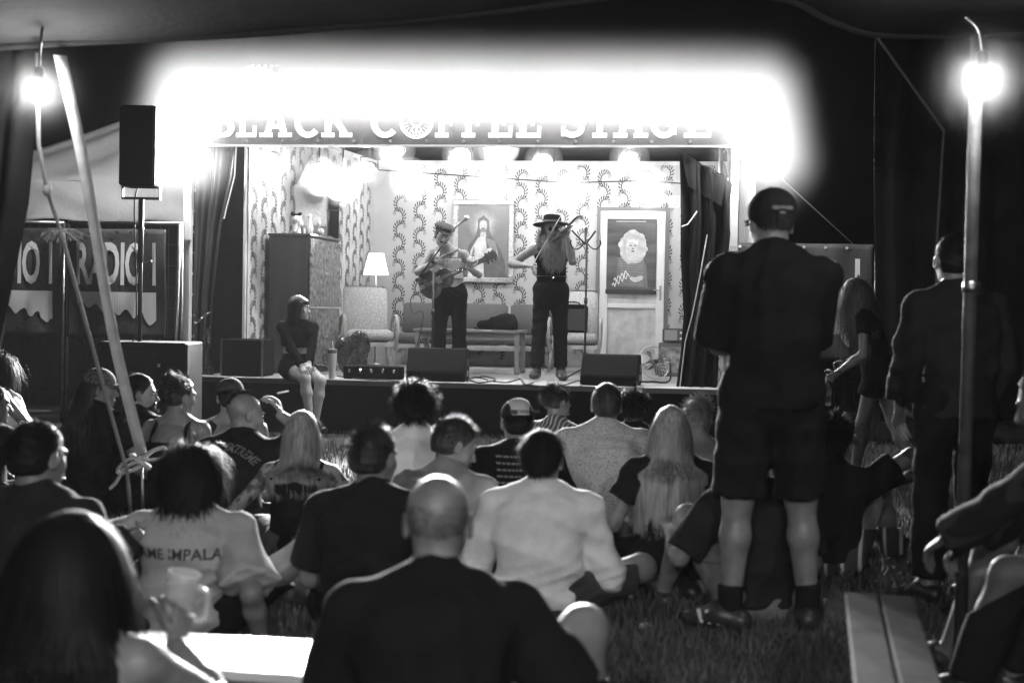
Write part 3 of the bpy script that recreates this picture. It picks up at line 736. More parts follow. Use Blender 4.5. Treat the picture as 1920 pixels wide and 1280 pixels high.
# bulbs round the portal
BULB = m_emit('bulb_glow', 1200.0)
bulbs = sthing('light_string', 'row of bright bare bulbs along the top and sides of the stage banner', 'string lights', 0, -.36, 0)
pos = [(352+k*(1418-352)/16, 170+.0114*(352+k*66.6-885)) for k in range(17)] + [(330, 212), (328, 255), (1434, 219), (1436, 262), (1438, 300), (327, 292)]
mb = MB(); mb.sph((0, 0, 0), .035, 6); proto = None; pts = []
for x, y in pos:
    u, z = s_at(x, y, -.36); pts.append((u, z))
    if proto is None: proto = mb.build('bulb', BULB, bulbs, True); proto.location = (u, 0, z)
    else: copy_part(proto, bulbs, (u, 0, z))
pts_b = list(pts); top_ = pts[:17]
m = MB(); m.tube([(pts[22][0], .05, pts[22][1]), (pts[18][0], .05, pts[18][1]), (pts[17][0], .05, pts[17][1])]+[(u, .05, z+.05) for u, z in top_]+[(pts[i][0], .05, pts[i][1]) for i in (19, 20, 21)], .008, 6); m.build('cable', BLK, bulbs)
mb = MB(); mb.tube([(0, 0, .03), (0, .05, .05)], .014, 6); proto = None
for u, z in pts:
    if proto is None: proto = mb.build('socket', BLK, bulbs); proto.location = (u, 0, z)
    else: copy_part(proto, bulbs, (u, 0, z))
m = MB(); m.tube([(b0+.05, .26, bzb+bh-.06), (b1-.05, .26, bzb+bh-.06)], .03, 8); m.build('carrier_bar', STEEL, bulbs)

# festoon of bulbs across the room, and par lamps under the roof
FB = m_emit('festoon_glow', 560.0)
fest = sthing('festoon', 'cable with four round bulbs strung across the wallpapered room', 'string lights', 0, 0, 0)
fp = []
for x, y, v in ((771, 336, 3.5), (920, 346, 3.5), (1066, 356, 3.5), (1214, 352, 3.5)):
    u, z = s_at(x, y, v); fp.append((u, v, z)); m = MB(); m.sph((0, 0, 0), .05, 8); b = m.build('bulb', FB, fest, True); b.location = (u, v, z)
m = MB(); a = s_at(700, 318, 3.5); b = s_at(1290, 345, 3.5)
m.tube([(a[0], 3.5, a[1])]+[(u, v, z+.09+.0*i) for i, (u, v, z) in enumerate(fp)]+[(b[0], 3.5, b[1])], .009, 6)
for u, v, z in fp: m.tube([(u, v, z+.09), (u, v, z+.045)], .016, 6)
m.build('cable', BLK, fest)
PL = m_emit('par_lens_glow', 150.0)
HOUS = M('lamp_housing', .02, .4, metal=.5)
parlab = ['par lamp hanging far left under the stage roof', 'par lamp left of the cabinet mirror glow', 'par lamp above the cabinet', 'par lamp above the left wall corner', 'par lamp above the left edge of the painting', 'par lamp above the top right of the painting', 'par lamp between the painting and the door', 'par lamp hanging above the door', 'par lamp above the floor lamp']
for (x, y, v), lab in zip(((505, 300, .4), (596, 330, 1.2), (640, 352, 1.6), (690, 318, 2.2), (868, 292, 1.6), (936, 277, .9), (1021, 303, 2.4), (1181, 300, 1.6), (742, 283, .9)), parlab):
    u, z = s_at(x, y, v); t = sthing('par_lamp', lab, 'stage lamp', u, v, z, group='par lamps under the stage roof')
    rx = Matrix.Rotation(R(90+14), 3, 'X')
    m = MB(); m.lathe([(.05, -.20), (.085, -.17), (.095, -.01), (.10, .0), (.088, .0), (.08, -.03), (.06, -.15)], 18, (0, 0, 0), rx, cap=False); m.build('housing', HOUS, t, 'auto')
    m = MB(); m.lathe([(.0805, -.012), (.05, -.006), (.001, -.004)], 18, (0, 0, 0), rx); m.build('lens', PL, t, True)
    sl = bpy.data.lights.new('par_beam', 'SPOT'); sl.energy = 3800; sl.spot_size = R(48); sl.spot_blend = .5; sl.shadow_soft_size = .07; so = bpy.data.objects.new('par_beam', sl); col.objects.link(so); so.parent = t; so.location = rx @ Vector((0, 0, .03)); so.rotation_euler = (R(76), 0, R(180))
    m = MB(); m.tube([(-.11, .06, 0), (-.11, .06, .16), (.11, .06, .16), (.11, .06, 0)], .01, 6); m.tube([(0, .06, .16), (0, .06, max(.2, 3.64-z))], .012, 6); m.build('yoke', HOUS, t)

WL_ = m_emit('added_wash_glow', 480.0)  # added lamps, unseen behind the banner, to brighten the room
for u, lab in ((-2.0, 'added wash lamp hidden behind the left part of the banner aimed at the room'), (-.35, 'added wash lamp hidden behind the middle of the banner aimed at the room'), (1.3, 'added wash lamp hidden behind the right part of the banner aimed at the room')):
    t = sthing('added_wash_lamp', lab, 'stage lamp', u, .22, 3.42, group='par lamps under the stage roof'); rx = Matrix.Rotation(R(-90-38), 3, 'X')
    m = MB(); m.lathe([(.05, -.20), (.085, -.17), (.095, -.01), (.10, .0), (.088, .0), (.08, -.03), (.06, -.15)], 18, (0, 0, 0), rx, cap=False); m.build('housing', HOUS, t, 'auto')
    m = MB(); m.lathe([(.0805, -.012), (.05, -.006), (.001, -.004)], 18, (0, 0, 0), rx); m.build('lens', WL_, t, True)
    m = MB(); m.tube([(0, .06, .0), (0, .06, .22)], .012, 6); m.build('yoke', HOUS, t)

# ------------------------------------------------------------------ curtains
def curtain(name, label, left, right, v, mat, pleats, amp, nz=40, nu=60, parent=None):
    """left/right edges as pixel polylines traced from top to bottom; hung in pleats at stage depth v"""
    def edge(pl, t):
        ys = np.linspace(0, 1, len(pl)); return np.interp(t, ys, [p[0] for p in pl]), np.interp(t, ys, [p[1] for p in pl])
    V = []; rg = np.random.default_rng(len(label))
    ph = rg.random(6)*6
    L = [s_at(*p, v) for p in left]; Rr = [s_at(*p, v) for p in right]
    for j in range(nz+1):
        t = j/nz; a = edge(L, t); b = edge(Rr, t)
        for i in range(nu+1):
            s = i/nu; w = amp*(math.sin(s*pleats*6.28+ph[0]+.5*math.sin(t*3+ph[1]))+.4*math.sin(s*pleats*13.7+ph[2]+t*2))
            V.append((a[0]+(b[0]-a[0])*s, v+w, a[1]+(b[1]-a[1])*s))
    F = [(j*(nu+1)+i, j*(nu+1)+i+1, (j+1)*(nu+1)+i+1, (j+1)*(nu+1)+i) for j in range(nz) for i in range(nu)]
    t = sthing(name, label, 'curtain', 0, 0, 0); o = link('cloth', np_mesh('cloth', np.array(V), np.array(F)), mat, t)
    md = o.modifiers.new('thickness', 'SOLIDIFY'); md.thickness = .008
    return t
SATIN = M('black_tarpaulin', .02, .35, bump=.15, bscale=20)
cl = curtain('stage_curtain', 'black tarpaulin curtain with metal eyelets left of the stage', [(362, 272), (362, 500), (356, 765)], [(444, 276), (438, 330), (416, 425), (400, 560), (396, 640), (400, 765)], .12, SATIN, 2.3, .035)
for k in range(9):
    u, z = s_at(369-k*.9, 318+k*39, .10); m = MB(); m.lathe([(.008, 0), (.02, 0), (.02, .006), (.008, .006)], 12, (u, .085, z), (R(90), 0, 0)); m.build('eyelet', M('eyelet_metal', .5, .3, metal=1), cl)
m = MB(); pts = [(u, .06, z) for u, z in (s_at(443, 276, .06), s_at(440, 330, .06), s_at(420, 410, .06))]; m.tube(pts, .008, 6); m.build('piping', M('pale_piping', .5, .6), cl)
cr_ = curtain('stage_curtain', 'black curtain hanging in folds at the right of the stage', [(1274, 288), (1277, 380), (1276, 480), (1282, 590), (1276, 665), (1266, 748)], [(1362, 330), (1368, 440), (1358, 540), (1350, 600), (1346, 680), (1340, 770)], -.05, BLKC, 3.2, .05)
m = MB(); pts = [(u, -.13, z) for u, z in (s_at(1326, 440, -.13), s_at(1312, 520, -.13), s_at(1298, 590, -.13), s_at(1285, 640, -.13), s_at(1272, 748, -.13))]; m.tube(pts, .007, 6); m.build('piping', M('pale_piping', .5, .6), cr_)
m = MB(); pts = [(u, -.12, z) for u, z in (s_at(1278, 425, -.12), s_at(1289, 421, -.12), s_at(1299, 408, -.12), s_at(1307, 396, -.12))]; m.tube(pts, .016, 8, flat=.5); m.build('tie_back', M('pale_tie', .55, .5), cr_)
sw_ = curtain('swag_drape', 'dark drape swagged up to the right truss', [(1278, 284), (1280, 300), (1284, 320), (1290, 350)], [(1372, 345), (1370, 360), (1368, 375), (1364, 395)], -.08, BLKC, 1.5, .04)
# lattice truss by the right post
ut, _ = s_at(1366, 400, .1)
t = sthing('lattice_truss', 'slim steel lattice truss standing right of the stage curtain', 'truss', ut, .22, 0)
for dx, dy in ((-.09, 0), (.09, 0), (0, .15)):
    m = MB(); m.tube([(dx, dy, 0), (dx, dy, 3.7)], .022, 8); m.build('chord', STEEL, t, True)
m = MB()
for k in range(15):
    z = .1+k*.24; p = [(-.09, 0), (.09, 0), (0, .15)]
    for i in range(3): m.tube([(p[i][0], p[i][1], z), (p[(i+1) % 3][0], p[(i+1) % 3][1], z+.24)], .008, 5)
m.build('lacing', STEEL, t)
t = sthing('tied_tarpaulin', 'shiny black tarpaulin bunched and tied beside the left curtain', 'tarpaulin', *s_at(385, 700, -.1)[:1], -.1, 0)
uu, zz = s_at(385, 700, -.1)
def rel(x, y, v=-.1): u, z = s_at(x, y, v); return (u-uu, 0, z)
pr = [limb(rel(392, 612), rel(385, 690), .02, .035, k=.02), limb(rel(385, 690), rel(380, 760), .035, .07, .03, .05, k=.02), limb(rel(396, 690), rel(400, 745), .02, .045, .02, .03, k=.02), limb(rel(378, 740), rel(372, 790), .05, .07, k=.03)]
soft('bunched_sheet', pr, .01, SATIN, t, wr=.02, wf=16, seed=3)
m = MB()
for k in range(6):
    p = rel(366+k*5.5, 608-k*4.5); m.tube([p, (p[0]+.02, -.03, p[2]+.02-.015*(k % 2))], .011, 6)
m.tube([rel(366, 606), rel(396, 584)], .012, 6); m.build('clamp_row', M('clamp_metal', .6, .25, metal=1), t)

# ================================================================== THINGS ON THE STAGE
VEN = M('speckled_veneer', .22, .22, noise=.7, nscale=16, coat=.6); SIDEW = M('cabinet_side', .05, .5, noise=.25, nscale=6, stretch=(1, 1, .1))
CU0, CU1, CV0, CV1, CT = -2.86, -2.385, .6, 1.87, 2.14
t = sthing('cabinet', 'tall dark cabinet with speckled veneer doors against the left stage wall', 'cabinet', (CU0+CU1)/2, (CV0+CV1)/2)
hc = CT-SZ; cw, cd = CU1-CU0, CV1-CV0
m = MB(); m.bbox((-.012, 0, hc/2+.03), (cw-.024, cd, hc-.06), .006); m.build('carcass', SIDEW, t)
m = MB(); m.bbox((0, 0, hc-.015), (cw+.02, cd+.02, .03), .005); m.build('top_board', SIDEW, t)
m = MB(); m.bbox((0, 0, .03), (cw-.05, cd-.05, .06), .004); m.build('plinth', SIDEW, t)
zs = 1.315-SZ
for k in range(2):
    for z0, z1 in ((.08, zs-.01), (zs+.015, hc-.05)):
        m = MB(); m.bbox((cw/2+.002, (k-.5)*cd/2, (z0+z1)/2), (.022, cd/2-.012, z1-z0), .003); d = m.build('door', VEN, t)
        m = MB(); m.sph((cw/2+.022, (.03 if k else -.03), (z0+z1)/2), .012, 6); m.build('knob', M('brass_knob', .5, .3, metal=1), d, True)
m = MB(); m.box((cw/2+.006, 0, zs+.002), (.03, cd, .018)); m.build('rail', WOOD, t)
# little things on the cabinet
def on_cab(x, y): u, _ = s_at(x, y, .85); return max(CU0+.06, min(CU1-.06, u)), .85
PORC = M('porcelain', .7, .3, coat=.5)
t = sthing('figurine', 'small pale bust with curls and a dark bow on the cabinet', 'figurine', -2.60, .78, CT)
soft('bust', [limb((0, 0, .03), (0, 0, .09), .055, .04, k=.02), ell((0, 0, .16), (.045, .05, .055), k=.02), limb((0, 0, .09), (0, 0, .14), .025, k=.02), ell((.045, 0, .12), (.025, .03, .04)), ell((-.045, 0, .12), (.025, .03, .04))], .007, PORC, t, wr=.008, wf=30, cuts=[plane((0, 0, 0), (0, 0, -1))])
soft('hair_bow', [ell((.035, 0, .225), (.035, .014, .022), rot=rotm(roll=-30)), ell((-.035, 0, .225), (.035, .014, .022), rot=rotm(roll=30)), ell((0, 0, .212), (.014, .014, .014))], .006, BLKC, t)
def lathe_thing(name, label, cat, u, v, z, prof, mat, part, n=18):
    t = sthing(name, label, cat, u, v, z); m = MB(); m.lathe(prof, n); m.build(part, mat, t, 'auto'); return t
lathe_thing('glass_carafe', 'pale stoppered carafe standing on the cabinet', 'carafe', -2.47, .86, CT, [(.03, 0), (.042, .02), (.045, .08), (.016, .14), (.014, .19), (.022, .2), (.022, .215), (.005, .24)], PORC, 'vessel')
t = sthing('swan_ornament', 'white swan ornament on the cabinet', 'ornament', -2.42, 1.15, CT)
soft('swan', [ell((0, 0, .05), (.04, .07, .045)), limb((0, -.05, .06), (0, -.075, .13), .014, .011), limb((0, -.075, .13), (0, -.05, .16), .011, .012), limb((0, -.05, .16), (0, -.09, .15), .012, .005)], .006, PORC, t, cuts=[plane((0, 0, .002), (0, 0, -1))])
t = sthing('table_lamp', 'twin table lamp with two dark leaf shades on the cabinet', 'lamp', -2.46, 1.62, CT)
m = MB(); m.lathe([(.001, 0), (.06, 0), (.06, .015), (.015, .03)], 16); m.build('base', BLK, t, True)
m = MB(); m.tube([(0, 0, .03), (0, 0, .33)], .009, 8); m.tube([(-.14, 0, .33), (.14, 0, .33)], .007, 6); m.build('stem', BLK, t, True)
for s in (-1, 1):
    m = MB(); m.plate([(s*.05, .34), (s*.15, .43), (s*.16, .62), (s*.09, .78), (s*.045, .66)][::s], -.015, .015); m.build('shade', BLKC, t)
# mirror on the left wall
def lw(tpar, z): return (WL0[0]+(WL1[0]-WL0[0])*tpar, WL0[1]+(WL1[1]-WL0[1])*tpar, z)
a_w = math.atan2(WL1[1]-WL0[1], WL1[0]-WL0[0]); q = lw(.52, 2.28)
t = sthing('wall_mirror', 'large rounded mirror in a pale frame on the left stage wall', 'mirror', q[0], q[1], q[2], a_w)
def rrect(w, h, r, n=6):
    p = []
    for cx, cz, a0 in ((w-r, h-r, 0), (-w+r, h-r, 90), (-w+r, -h+r, 180), (w-r, -h+r, 270)):
        p += [(cx+r*math.cos(R(a0+90*i/n)), cz+r*math.sin(R(a0+90*i/n))) for i in range(n+1)]
    return p
m = MB(); m.plate(rrect(.50, .50, .2), -.03, -.004); m.build('frame', WOOD, t)
m = MB(); m.plate(rrect(.455, .455, .17), -.034, -.031); m.build('glass', M('mirror_glass', .7, .05, metal=1), t)
# floor lamp
u, z = s_at(705, 515, 3.5); SH = m_emit('lamp_shade_glow', 3.2)
t = sthing('floor_lamp', 'lit floor lamp with white conical shade behind the left armchair', 'floor lamp', u, 3.5)
zz = z-SZ; us, zs_ = s_at(704, 475, 3.5)
m = MB(); m.lathe([(.165, zz-.0), (.10, zs_-SZ)], 24, cap=False); m.build('lamp_shade', SH, t, True)
m = MB(); m.tube([(0, 0, .02), (0, 0, zs_-SZ-.05)], .012, 8); m.lathe([(.001, 0), (.14, 0), (.14, .02), (.02, .03)], 20); m.build('stand', M('brass_tube', .4, .3, metal=1), t, True)
m = MB(); m.sph((0, 0, zz+.12), .035, 6); m.build('bulb', m_emit('floor_lamp_bulb', 90.0), t, True)
m = MB(); m.tube([(.03, -.03, zz), (.03, -.03, zz-.1)], .003, 5); m.sph((.03, -.03, zz-.11), .008, 5); m.build('pull_cord', M('brass_tube', .4), t)

# armchairs: patterned loop fabric, bent wooden arms
BOUC = m_weave('loop_fabric', .30, .62, 70); CUSH = m_weave('loop_fabric_dark', .10, .22, 90)
def armchair(label, u, v, rz):
    t = sthing('armchair', label, 'armchair', u, v, SZ, rz)
    tl = Matrix.Rotation(R(-16), 3, 'X')
    pr = [limb((-.2, -.02, .40), (.2, -.02, .40), .06, k=.03)]
    m = MB(); m.bbox((0, .0, .40), (.56, .56, .13), .04, Matrix.Rotation(R(-6), 3, 'X')); s = m.build('seat', BOUC, t, True)
    m = MB(); m.bbox((0, .36, .70), (.55, .10, .66), .04, tl); m.build('backrest', BOUC, t, True)
    for sd in (-1, 1):
        pts = smooth_pts([(sd*.32, .34, .46), (sd*.32, .18, .60), (sd*.32, -.12, .66), (sd*.32, -.30, .60), (sd*.32, -.34, .46), (sd*.31, -.28, .32), (sd*.30, -.24, .25)], 5)
        m = MB(); m.tube(pts, .024, 8, flat=.8); m.build('arm', WOOD, t, True)
        m = MB(); m.tube([(sd*.27, -.22, .34), (sd*.31, -.27, 0)], [.024, .015], 8); m.build('leg', WOOD, t, True)
        m = MB(); m.tube([(sd*.27, .3, .36), (sd*.30, .42, 0)], [.024, .015], 8); m.build('leg', WOOD, t, True)
    m = MB(); m.box((0, .02, .31), (.56, .6, .05)); m.build('frame', WOOD, t)
    return t
uc, _ = s_at(690, 640, 2.2); armchair('light patterned armchair with bent wooden arms left of the sofa', uc, 2.2, R(20))
uc2, _ = s_at(1078, 640, 2.9); armchair('light patterned armchair by the door with an amplifier on its seat', uc2, 2.9, R(4))
t = sthing('guitar_amplifier', 'small dark guitar amplifier resting on the armchair by the door', 'amplifier', uc2-.03, 2.83, SZ+.49)
m = MB(); m.bbox((0, 0, .17), (.37, .2, .34), .012, Matrix.Rotation(R(-8), 3, 'X')); m.build('cabinet', BLKTEX, t)
m = MB(); m.box((-.005, -.103, .16), (.33, .006, .27), Matrix.Rotation(R(-8), 3, 'X')); m.build('grille', M('amp_grille', .05, .7, bump=.6, bscale=300), t)
m = MB(); m.box((.11, -.102, .05), (.08, .006, .015), Matrix.Rotation(R(-8), 3, 'X')); m.build('badge', M('badge', .5, .4), t)
m = MB(); m.tube(smooth_pts([(-.1, 0, .34), (-.06, 0, .375), (.06, 0, .375), (.1, 0, .34)]), .01, 6); m.build('handle', BLK, t)
# sofa
s0, s1, zb, zt = sdim(748, 574, 1050, 660, 4.0)
t = sthing('sofa', 'long low grey sofa against the back wall', 'sofa', (s0+s1)/2, 3.95); L = s1-s0
SOFA = m_weave('sofa_cloth', .07, .12, 120)
for k in range(2):
    x = -L/2+L*(.34 if k == 0 else .84); wd = L*(.66 if k == 0 else .32)
    m = MB(); m.bbox((x, .2, .62), (wd-.02, .14, .42), .03, Matrix.Rotation(R(-10), 3, 'X')); m.build('back_cushion', SOFA, t, True)
    m = MB(); m.bbox((x, -.08, .36), (wd-.02, .62, .13), .03); m.build('seat_cushion', SOFA, t, True)
m = MB(); m.bbox((0, -.05, .25), (L, .68, .07), .01); m.build('frame', WOOD, t)
for sx in (-1, 1):
    for sy in (-.3, .25):
        m = MB(); m.tube([(sx*(L/2-.15), sy, .22), (sx*(L/2-.12), sy, 0)], [.025, .017], 8); m.build('leg', WOOD, t, True)
# coffee table
c0, _ = s_at(776, 620, 1.7); c1, _ = s_at(978, 625, 1.7)
t = sthing('coffee_table', 'plain wooden coffee table between the performers', 'table', (c0+c1)/2, 1.95); L = c1-c0
TBL = M('table_wood', .22, .35, noise=.25, nscale=6, stretch=(.2, 1, 1), coat=.2)
m = MB(); m.bbox((0, 0, .50), (L, .62, .035), .006); m.build('tabletop', TBL, t)
for sy in (-1, 1):
    m = MB(); m.box((0, sy*.26, .44), (L-.14, .025, .07)); m.build('apron', TBL, t)
    for sx in (-1, 1):
        m = MB(); m.bbox((sx*(L/2-.05), sy*.27, .24), (.055, .055, .48), .004); m.build('leg', TBL, t)
ub, _ = s_at(935, 605, 1.95)
t = sthing('shoulder_bag', 'slumped black bag lying on the coffee table', 'bag', ub, 1.95, SZ+.518)
soft('bag_body', [limb((-.2, 0, .05), (.15, 0, .06), .06, .09, k=.05), limb((-.05, 0, .1), (.12, .03, .13), .06, .07, k=.05)], .011, BLKC, t, wr=.02, wf=9, cuts=[plane((0, 0, 0), (0, 0, -1))])
m = MB(); m.tube(smooth_pts([(-.2, -.04, .06), (-.28, -.06, .015), (-.15, -.12, .012), (.1, -.12, .015), (.22, -.06, .05)]), .01, 6, flat=.4); m.build('strap', BLKC, t, True)
t = sthing('drinking_glass', 'small clear glass behind the bag on the coffee table', 'glass', ub+.06, 2.14, SZ+.518)
m = MB(); m.lathe([(.03, 0), (.033, .2), (.03, .2), (.027, .01)], 16); m.build('glass_wall', M('clear_glass', .9, .05, trans=.9, spec=.6), t, True)

# painting
x0, x1, z0, z1 = sdim(850, 374, 962, 531, VB-.05)
GOLD = M('gilt_frame', .42, .35, metal=.4, noise=.4, nscale=40, bump=.8, bscale=90)
t = sthing('painting', 'gilt framed painting of a robed long haired figure with glowing halo', 'painting', (x0+x1)/2, VB-.045, (z0+z1)/2)
wp, hp = (x1-x0)/2, (z1-z0)/2
m = MB()
for a, b in (((-wp, hp), (wp, hp-.075)), ((-wp, -hp+.075), (wp, -hp)), ((-wp, hp-.075), (-wp+.075, -hp+.075)), ((wp-.075, hp-.075), (wp, -hp+.075))):
    m.bbox(((a[0]+b[0])/2, -.005, (a[1]+b[1])/2), (abs(b[0]-a[0])-.002, .045, abs(a[1]-b[1])-.002), .012)
m.build('frame', GOLD, t)
m = MB(); m.box((0, .006, 0), (2*wp-.14, .01, 2*hp-.14)); m.build('canvas', M('painting_ground', .15, .5, noise=.25, nscale=2.5), t)
def blob(cx, cz, rx, rz, n=24, rot=0): 
    c, s = math.cos(R(rot)), math.sin(R(rot)); return [(cx+math.cos(a)*rx*c-math.sin(a)*rz*s, cz+math.cos(a)*rx*s+math.sin(a)*rz*c) for a in [6.2832*i/n for i in range(n)]]
lay = [0]
def paint(t, polys, mat, name='painted_shape', y=-.0005):
    lay[0] += 1; m = MB(); 
    for p in polys: m.plate(p, y-.0012*lay[0], y-.0012*lay[0]+.0008)
    return m.build(name, mat, t)
pv = lambda v: M('paint_%02d' % int(v*100), v, .5, noise=.22, nscale=9)
lay[0] = 0
for rr, vv in ((.20, .18), (.17, .21), (.14, .25), (.115, .3), (.09, .36)): paint(t, [blob(0, .22, rr, rr*1.1)], pv(vv), 'halo')
HX = .0
paint(t, [[(-.12, .02), (-.08, .18), (-.075, .30), (0, .355), (.08, .29), (.085, .16), (.14, .0), (.02, -.05)]], pv(.11), 'painted_hair')
paint(t, [[(-.30, -.495), (-.20, -.05), (-.10, .06), (.12, .07), (.24, -.10), (.31, -.3), (.33, -.495)]], pv(.09), 'painted_cloak')
paint(t, [[(-.21, -.495), (-.17, -.12), (-.07, .05), (.03, .08), (.05, -.08), (.01, -.3), (.02, -.495)]], pv(.5), 'painted_robe')
paint(t, [[(.06, .05), (.16, .0), (.22, -.16), (.10, -.1), (.03, .02)], [(-.16, -.2), (-.12, -.06), (-.11, -.2), (-.13, -.45)]], pv(.18), 'painted_fold')
paint(t, [blob(0, .21, .052, .085), [(-.03, .14), (.03, .14), (.045, .06), (-.045, .06)]], pv(.40), 'painted_face')
paint(t, [blob(0, .155, .035, .035), [(-.05, .27), (0, .30), (.05, .27), (.056, .2), (.04, .27), (0, .285), (-.04, .27), (-.056, .2)]], pv(.2), 'painted_beard')
paint(t, [blob(-.02, .215, .008, .004, 10), blob(.02, .215, .008, .004, 10), blob(0, .165, .015, .004, 10)], pv(.06), 'painted_eyes')
paint(t, [blob(.06, -.13, .075, .03, 16, 20), blob(-.06, -.19, .07, .028, 16, -15)], pv(.45), 'painted_hand')

# door with poster
DP = M('white_door_paint', .66, .4, noise=.06, nscale=5)
x0, x1, _, zt = sdim(1127, 395, 1243, 660, VB-.05); dh = zt-SZ; dw = x1-x0
t = sthing('door', 'white panel door on the back wall with a poster', 'door', (x0+x1)/2, VB-.03)
m = MB()
for sx in (-1, 1): m.bbox((sx*(dw/2-.055), -.02, dh/2), (.11, .045, dh-.01), .004)
for zc, hh_ in ((dh-.06, .118), (.09, .18), (.84, .06)): m.bbox((0, -.02, zc), (dw-.222, .044, hh_), .004)
m.build('door_frame', DP, t)
for za, zb_ in ((.18, .81), (.87, dh-.12)):
    m = MB(); m.box((0, -.006, (za+zb_)/2), (dw-.22, .012, zb_-za)); m.build('panel', M('frosted_panel', .45, .35, noise=.25, nscale=7), t)
m = MB(); m.box((0, .013, dh/2), (dw+.11, .02, dh+.1)); m.build('casing', M('casing', .16, .5), t)
m = MB(); m.box((dw/2-.05, -.047, 1.02), (.03, .012, .2)); m.tube([(dw/2-.05, -.05, 1.06), (dw/2-.05, -.08, 1.06), (dw/2-.14, -.08, 1.055)], .009, 6); m.build('handle', M('handle_metal', .3, .35, metal=1), t)
for zc in (.35, 1.05, 1.75):
    m = MB(); m.tube([(-dw/2-.004, -.045, zc-.04), (-dw/2-.004, -.045, zc+.04)], .01, 6); m.build('hinge', STEEL, t)
px0, px1, pz0, pz1 = sdim(1139, 410, 1229, 552, VB-.08)
t = sthing('poster', 'poster of a person with fluffy pale hair and striped sweater taped to the door', 'poster', (px0+px1)/2, VB-.082, (pz0+pz1)/2)
pw_, ph_ = (px1-px0)/2, (pz1-pz0)/2
m = MB(); m.box((0, .003, 0), (2*pw_, .003, 2*ph_)); m.build('sheet', M('poster_ground', .06, .3, noise=.7, nscale=4, stretch=(.3, 1, 2)), t)
lay[0] = 0; pd = lambda v: M('print_%02d' % int(v*100), v, .35, noise=.15, nscale=14)
paint(t, [[(-.20, -.40), (-.19, -.1), (-.12, .03), (.12, .03), (.2, -.12), (.23, -.42)]], pd(.13), 'printed_sweater')
for k in range(11): paint(t, [[(-.18+.006*k, -.02-.033*k), (.17, -.05-.033*k), (.17, -.062-.033*k), (-.18+.006*k, -.032-.033*k)]], pd(.22), 'printed_stripe'); lay[0] -= 1
lay[0] += 1
g2 = random.Random(4); hairp = []
for k in range(26):
    a = 6.2832*k/26; r = .155+.03*g2.random(); hairp.append((.02+math.cos(a)*r*.98, .14+math.sin(a)*r*1.25-(.03 if math.sin(a) < 0 else 0)))
paint(t, [hairp], pd(.42), 'printed_hair')
for k in range(15):
    a = R(-50+20*k); paint(t, [blob(.02+math.cos(a)*.135, .13+math.sin(a)*.165, .045+.012*(k % 3), .05+.01*(k % 2), 12)], pd(.58 if k % 2 else .48), 'printed_curl'); lay[0] -= 1
lay[0] += 1
paint(t, [[(-.03, .06), (.07, .06), (.09, -.03), (.02, -.07), (-.05, -.03)]], pd(.5), 'printed_neck')
paint(t, [blob(.02, .13, .066, .098)], pd(.5), 'printed_face')
paint(t, [[(-.06, .19), (-.03, .225), (.03, .235), (.08, .21), (.095, .15), (.085, .19), (.02, .2), (-.03, .19), (-.055, .14)]], pd(.66), 'printed_fringe')
paint(t, [blob(-.010, .148, .017, .009, 10), blob(.050, .148, .017, .009, 10), blob(.02, .07, .024, .010, 10), blob(.02, .105, .010, .012, 8)], pd(.05), 'printed_features')
paint(t, [blob(.10, -.3, .07, .035, 16, 20), blob(.04, -.31, .06, .03, 16, -25)], pd(.55), 'printed_hand')
m = MB(); g3 = random.Random(9); x = -.25; pts = []
for k in range(15): pts.append((-.25+k*.017, -.0175, -.40+k*.011+.035*math.sin(k*2.2)+.01*g3.random()))
m.tube(smooth_pts(pts, 4), .006, 5); pts = [(p[0]+.02, p[1], p[2]+.07) for p in pts[:12]]; m.tube(smooth_pts(pts, 4), .006, 5); m.build('script', pd(.75), t)
m = MB()
for k in range(16): m.box((-.2+k*.025, -.002, ph_-.035), (.018, .002, .009))
m.build('caption', pd(.55), t)
m = MB(); m.box((0, -.003, -ph_+.03), (2*pw_+.02, .005, .06)); m.build('tape_band', M('tape_black', .015, .5), t)
# small electrical box high on the wall, radio and side box at the right
u, z = s_at(1264, 378, VB-.04); t = sthing('junction_box', 'white round junction plate high on the wall by the curtain', 'wall plate', u, VB-.02, z)
m = MB(); m.box((0, 0, 0), (.15, .02, .16)); m.build('plate', DP, t); m = MB(); m.lathe([(.05, 0), (.055, .015), (.04, .03), (.001, .03)], 18, (0, -.01, 0), (R(90), 0, 0)); m.build('dial', DP, t, 'auto')
u, _ = s_at(1262, 650, 2.2); t = sthing('side_cabinet', 'small dark stool cupboard behind the fan', 'cupboard', u, 2.3)
m = MB(); m.bbox((0, 0, .2), (.34, .3, .4), .01); m.build('box', DARKWOOD, t); m = MB(); m.box((0, -.153, .2), (.28, .01, .3)); m.build('door', VEN, t)
t = sthing('radio', 'old box radio standing on the small cupboard', 'radio', u, 2.28, SZ+.402)
m = MB(); m.bbox((0, 0, .085), (.26, .13, .17), .015); m.build('case', M('radio_case', .08, .35), t); m = MB(); m.box((-.03, -.067, .09), (.15, .006, .12)); m.build('speaker_cloth', M('radio_cloth', .3, .8, bump=.5, bscale=200), t)
for k in range(2):
    m = MB(); m.lathe([(.014, 0), (.014, .012), (.001, .012)], 12, (.09, -.066, .05+.07*k), (R(90), 0, 0)); m.build('knob', PORC, t)
m = MB(); m.tube([(.1, 0, .17), (.09, .0, .42)], .004, 5); m.build('aerial', STEEL, t)
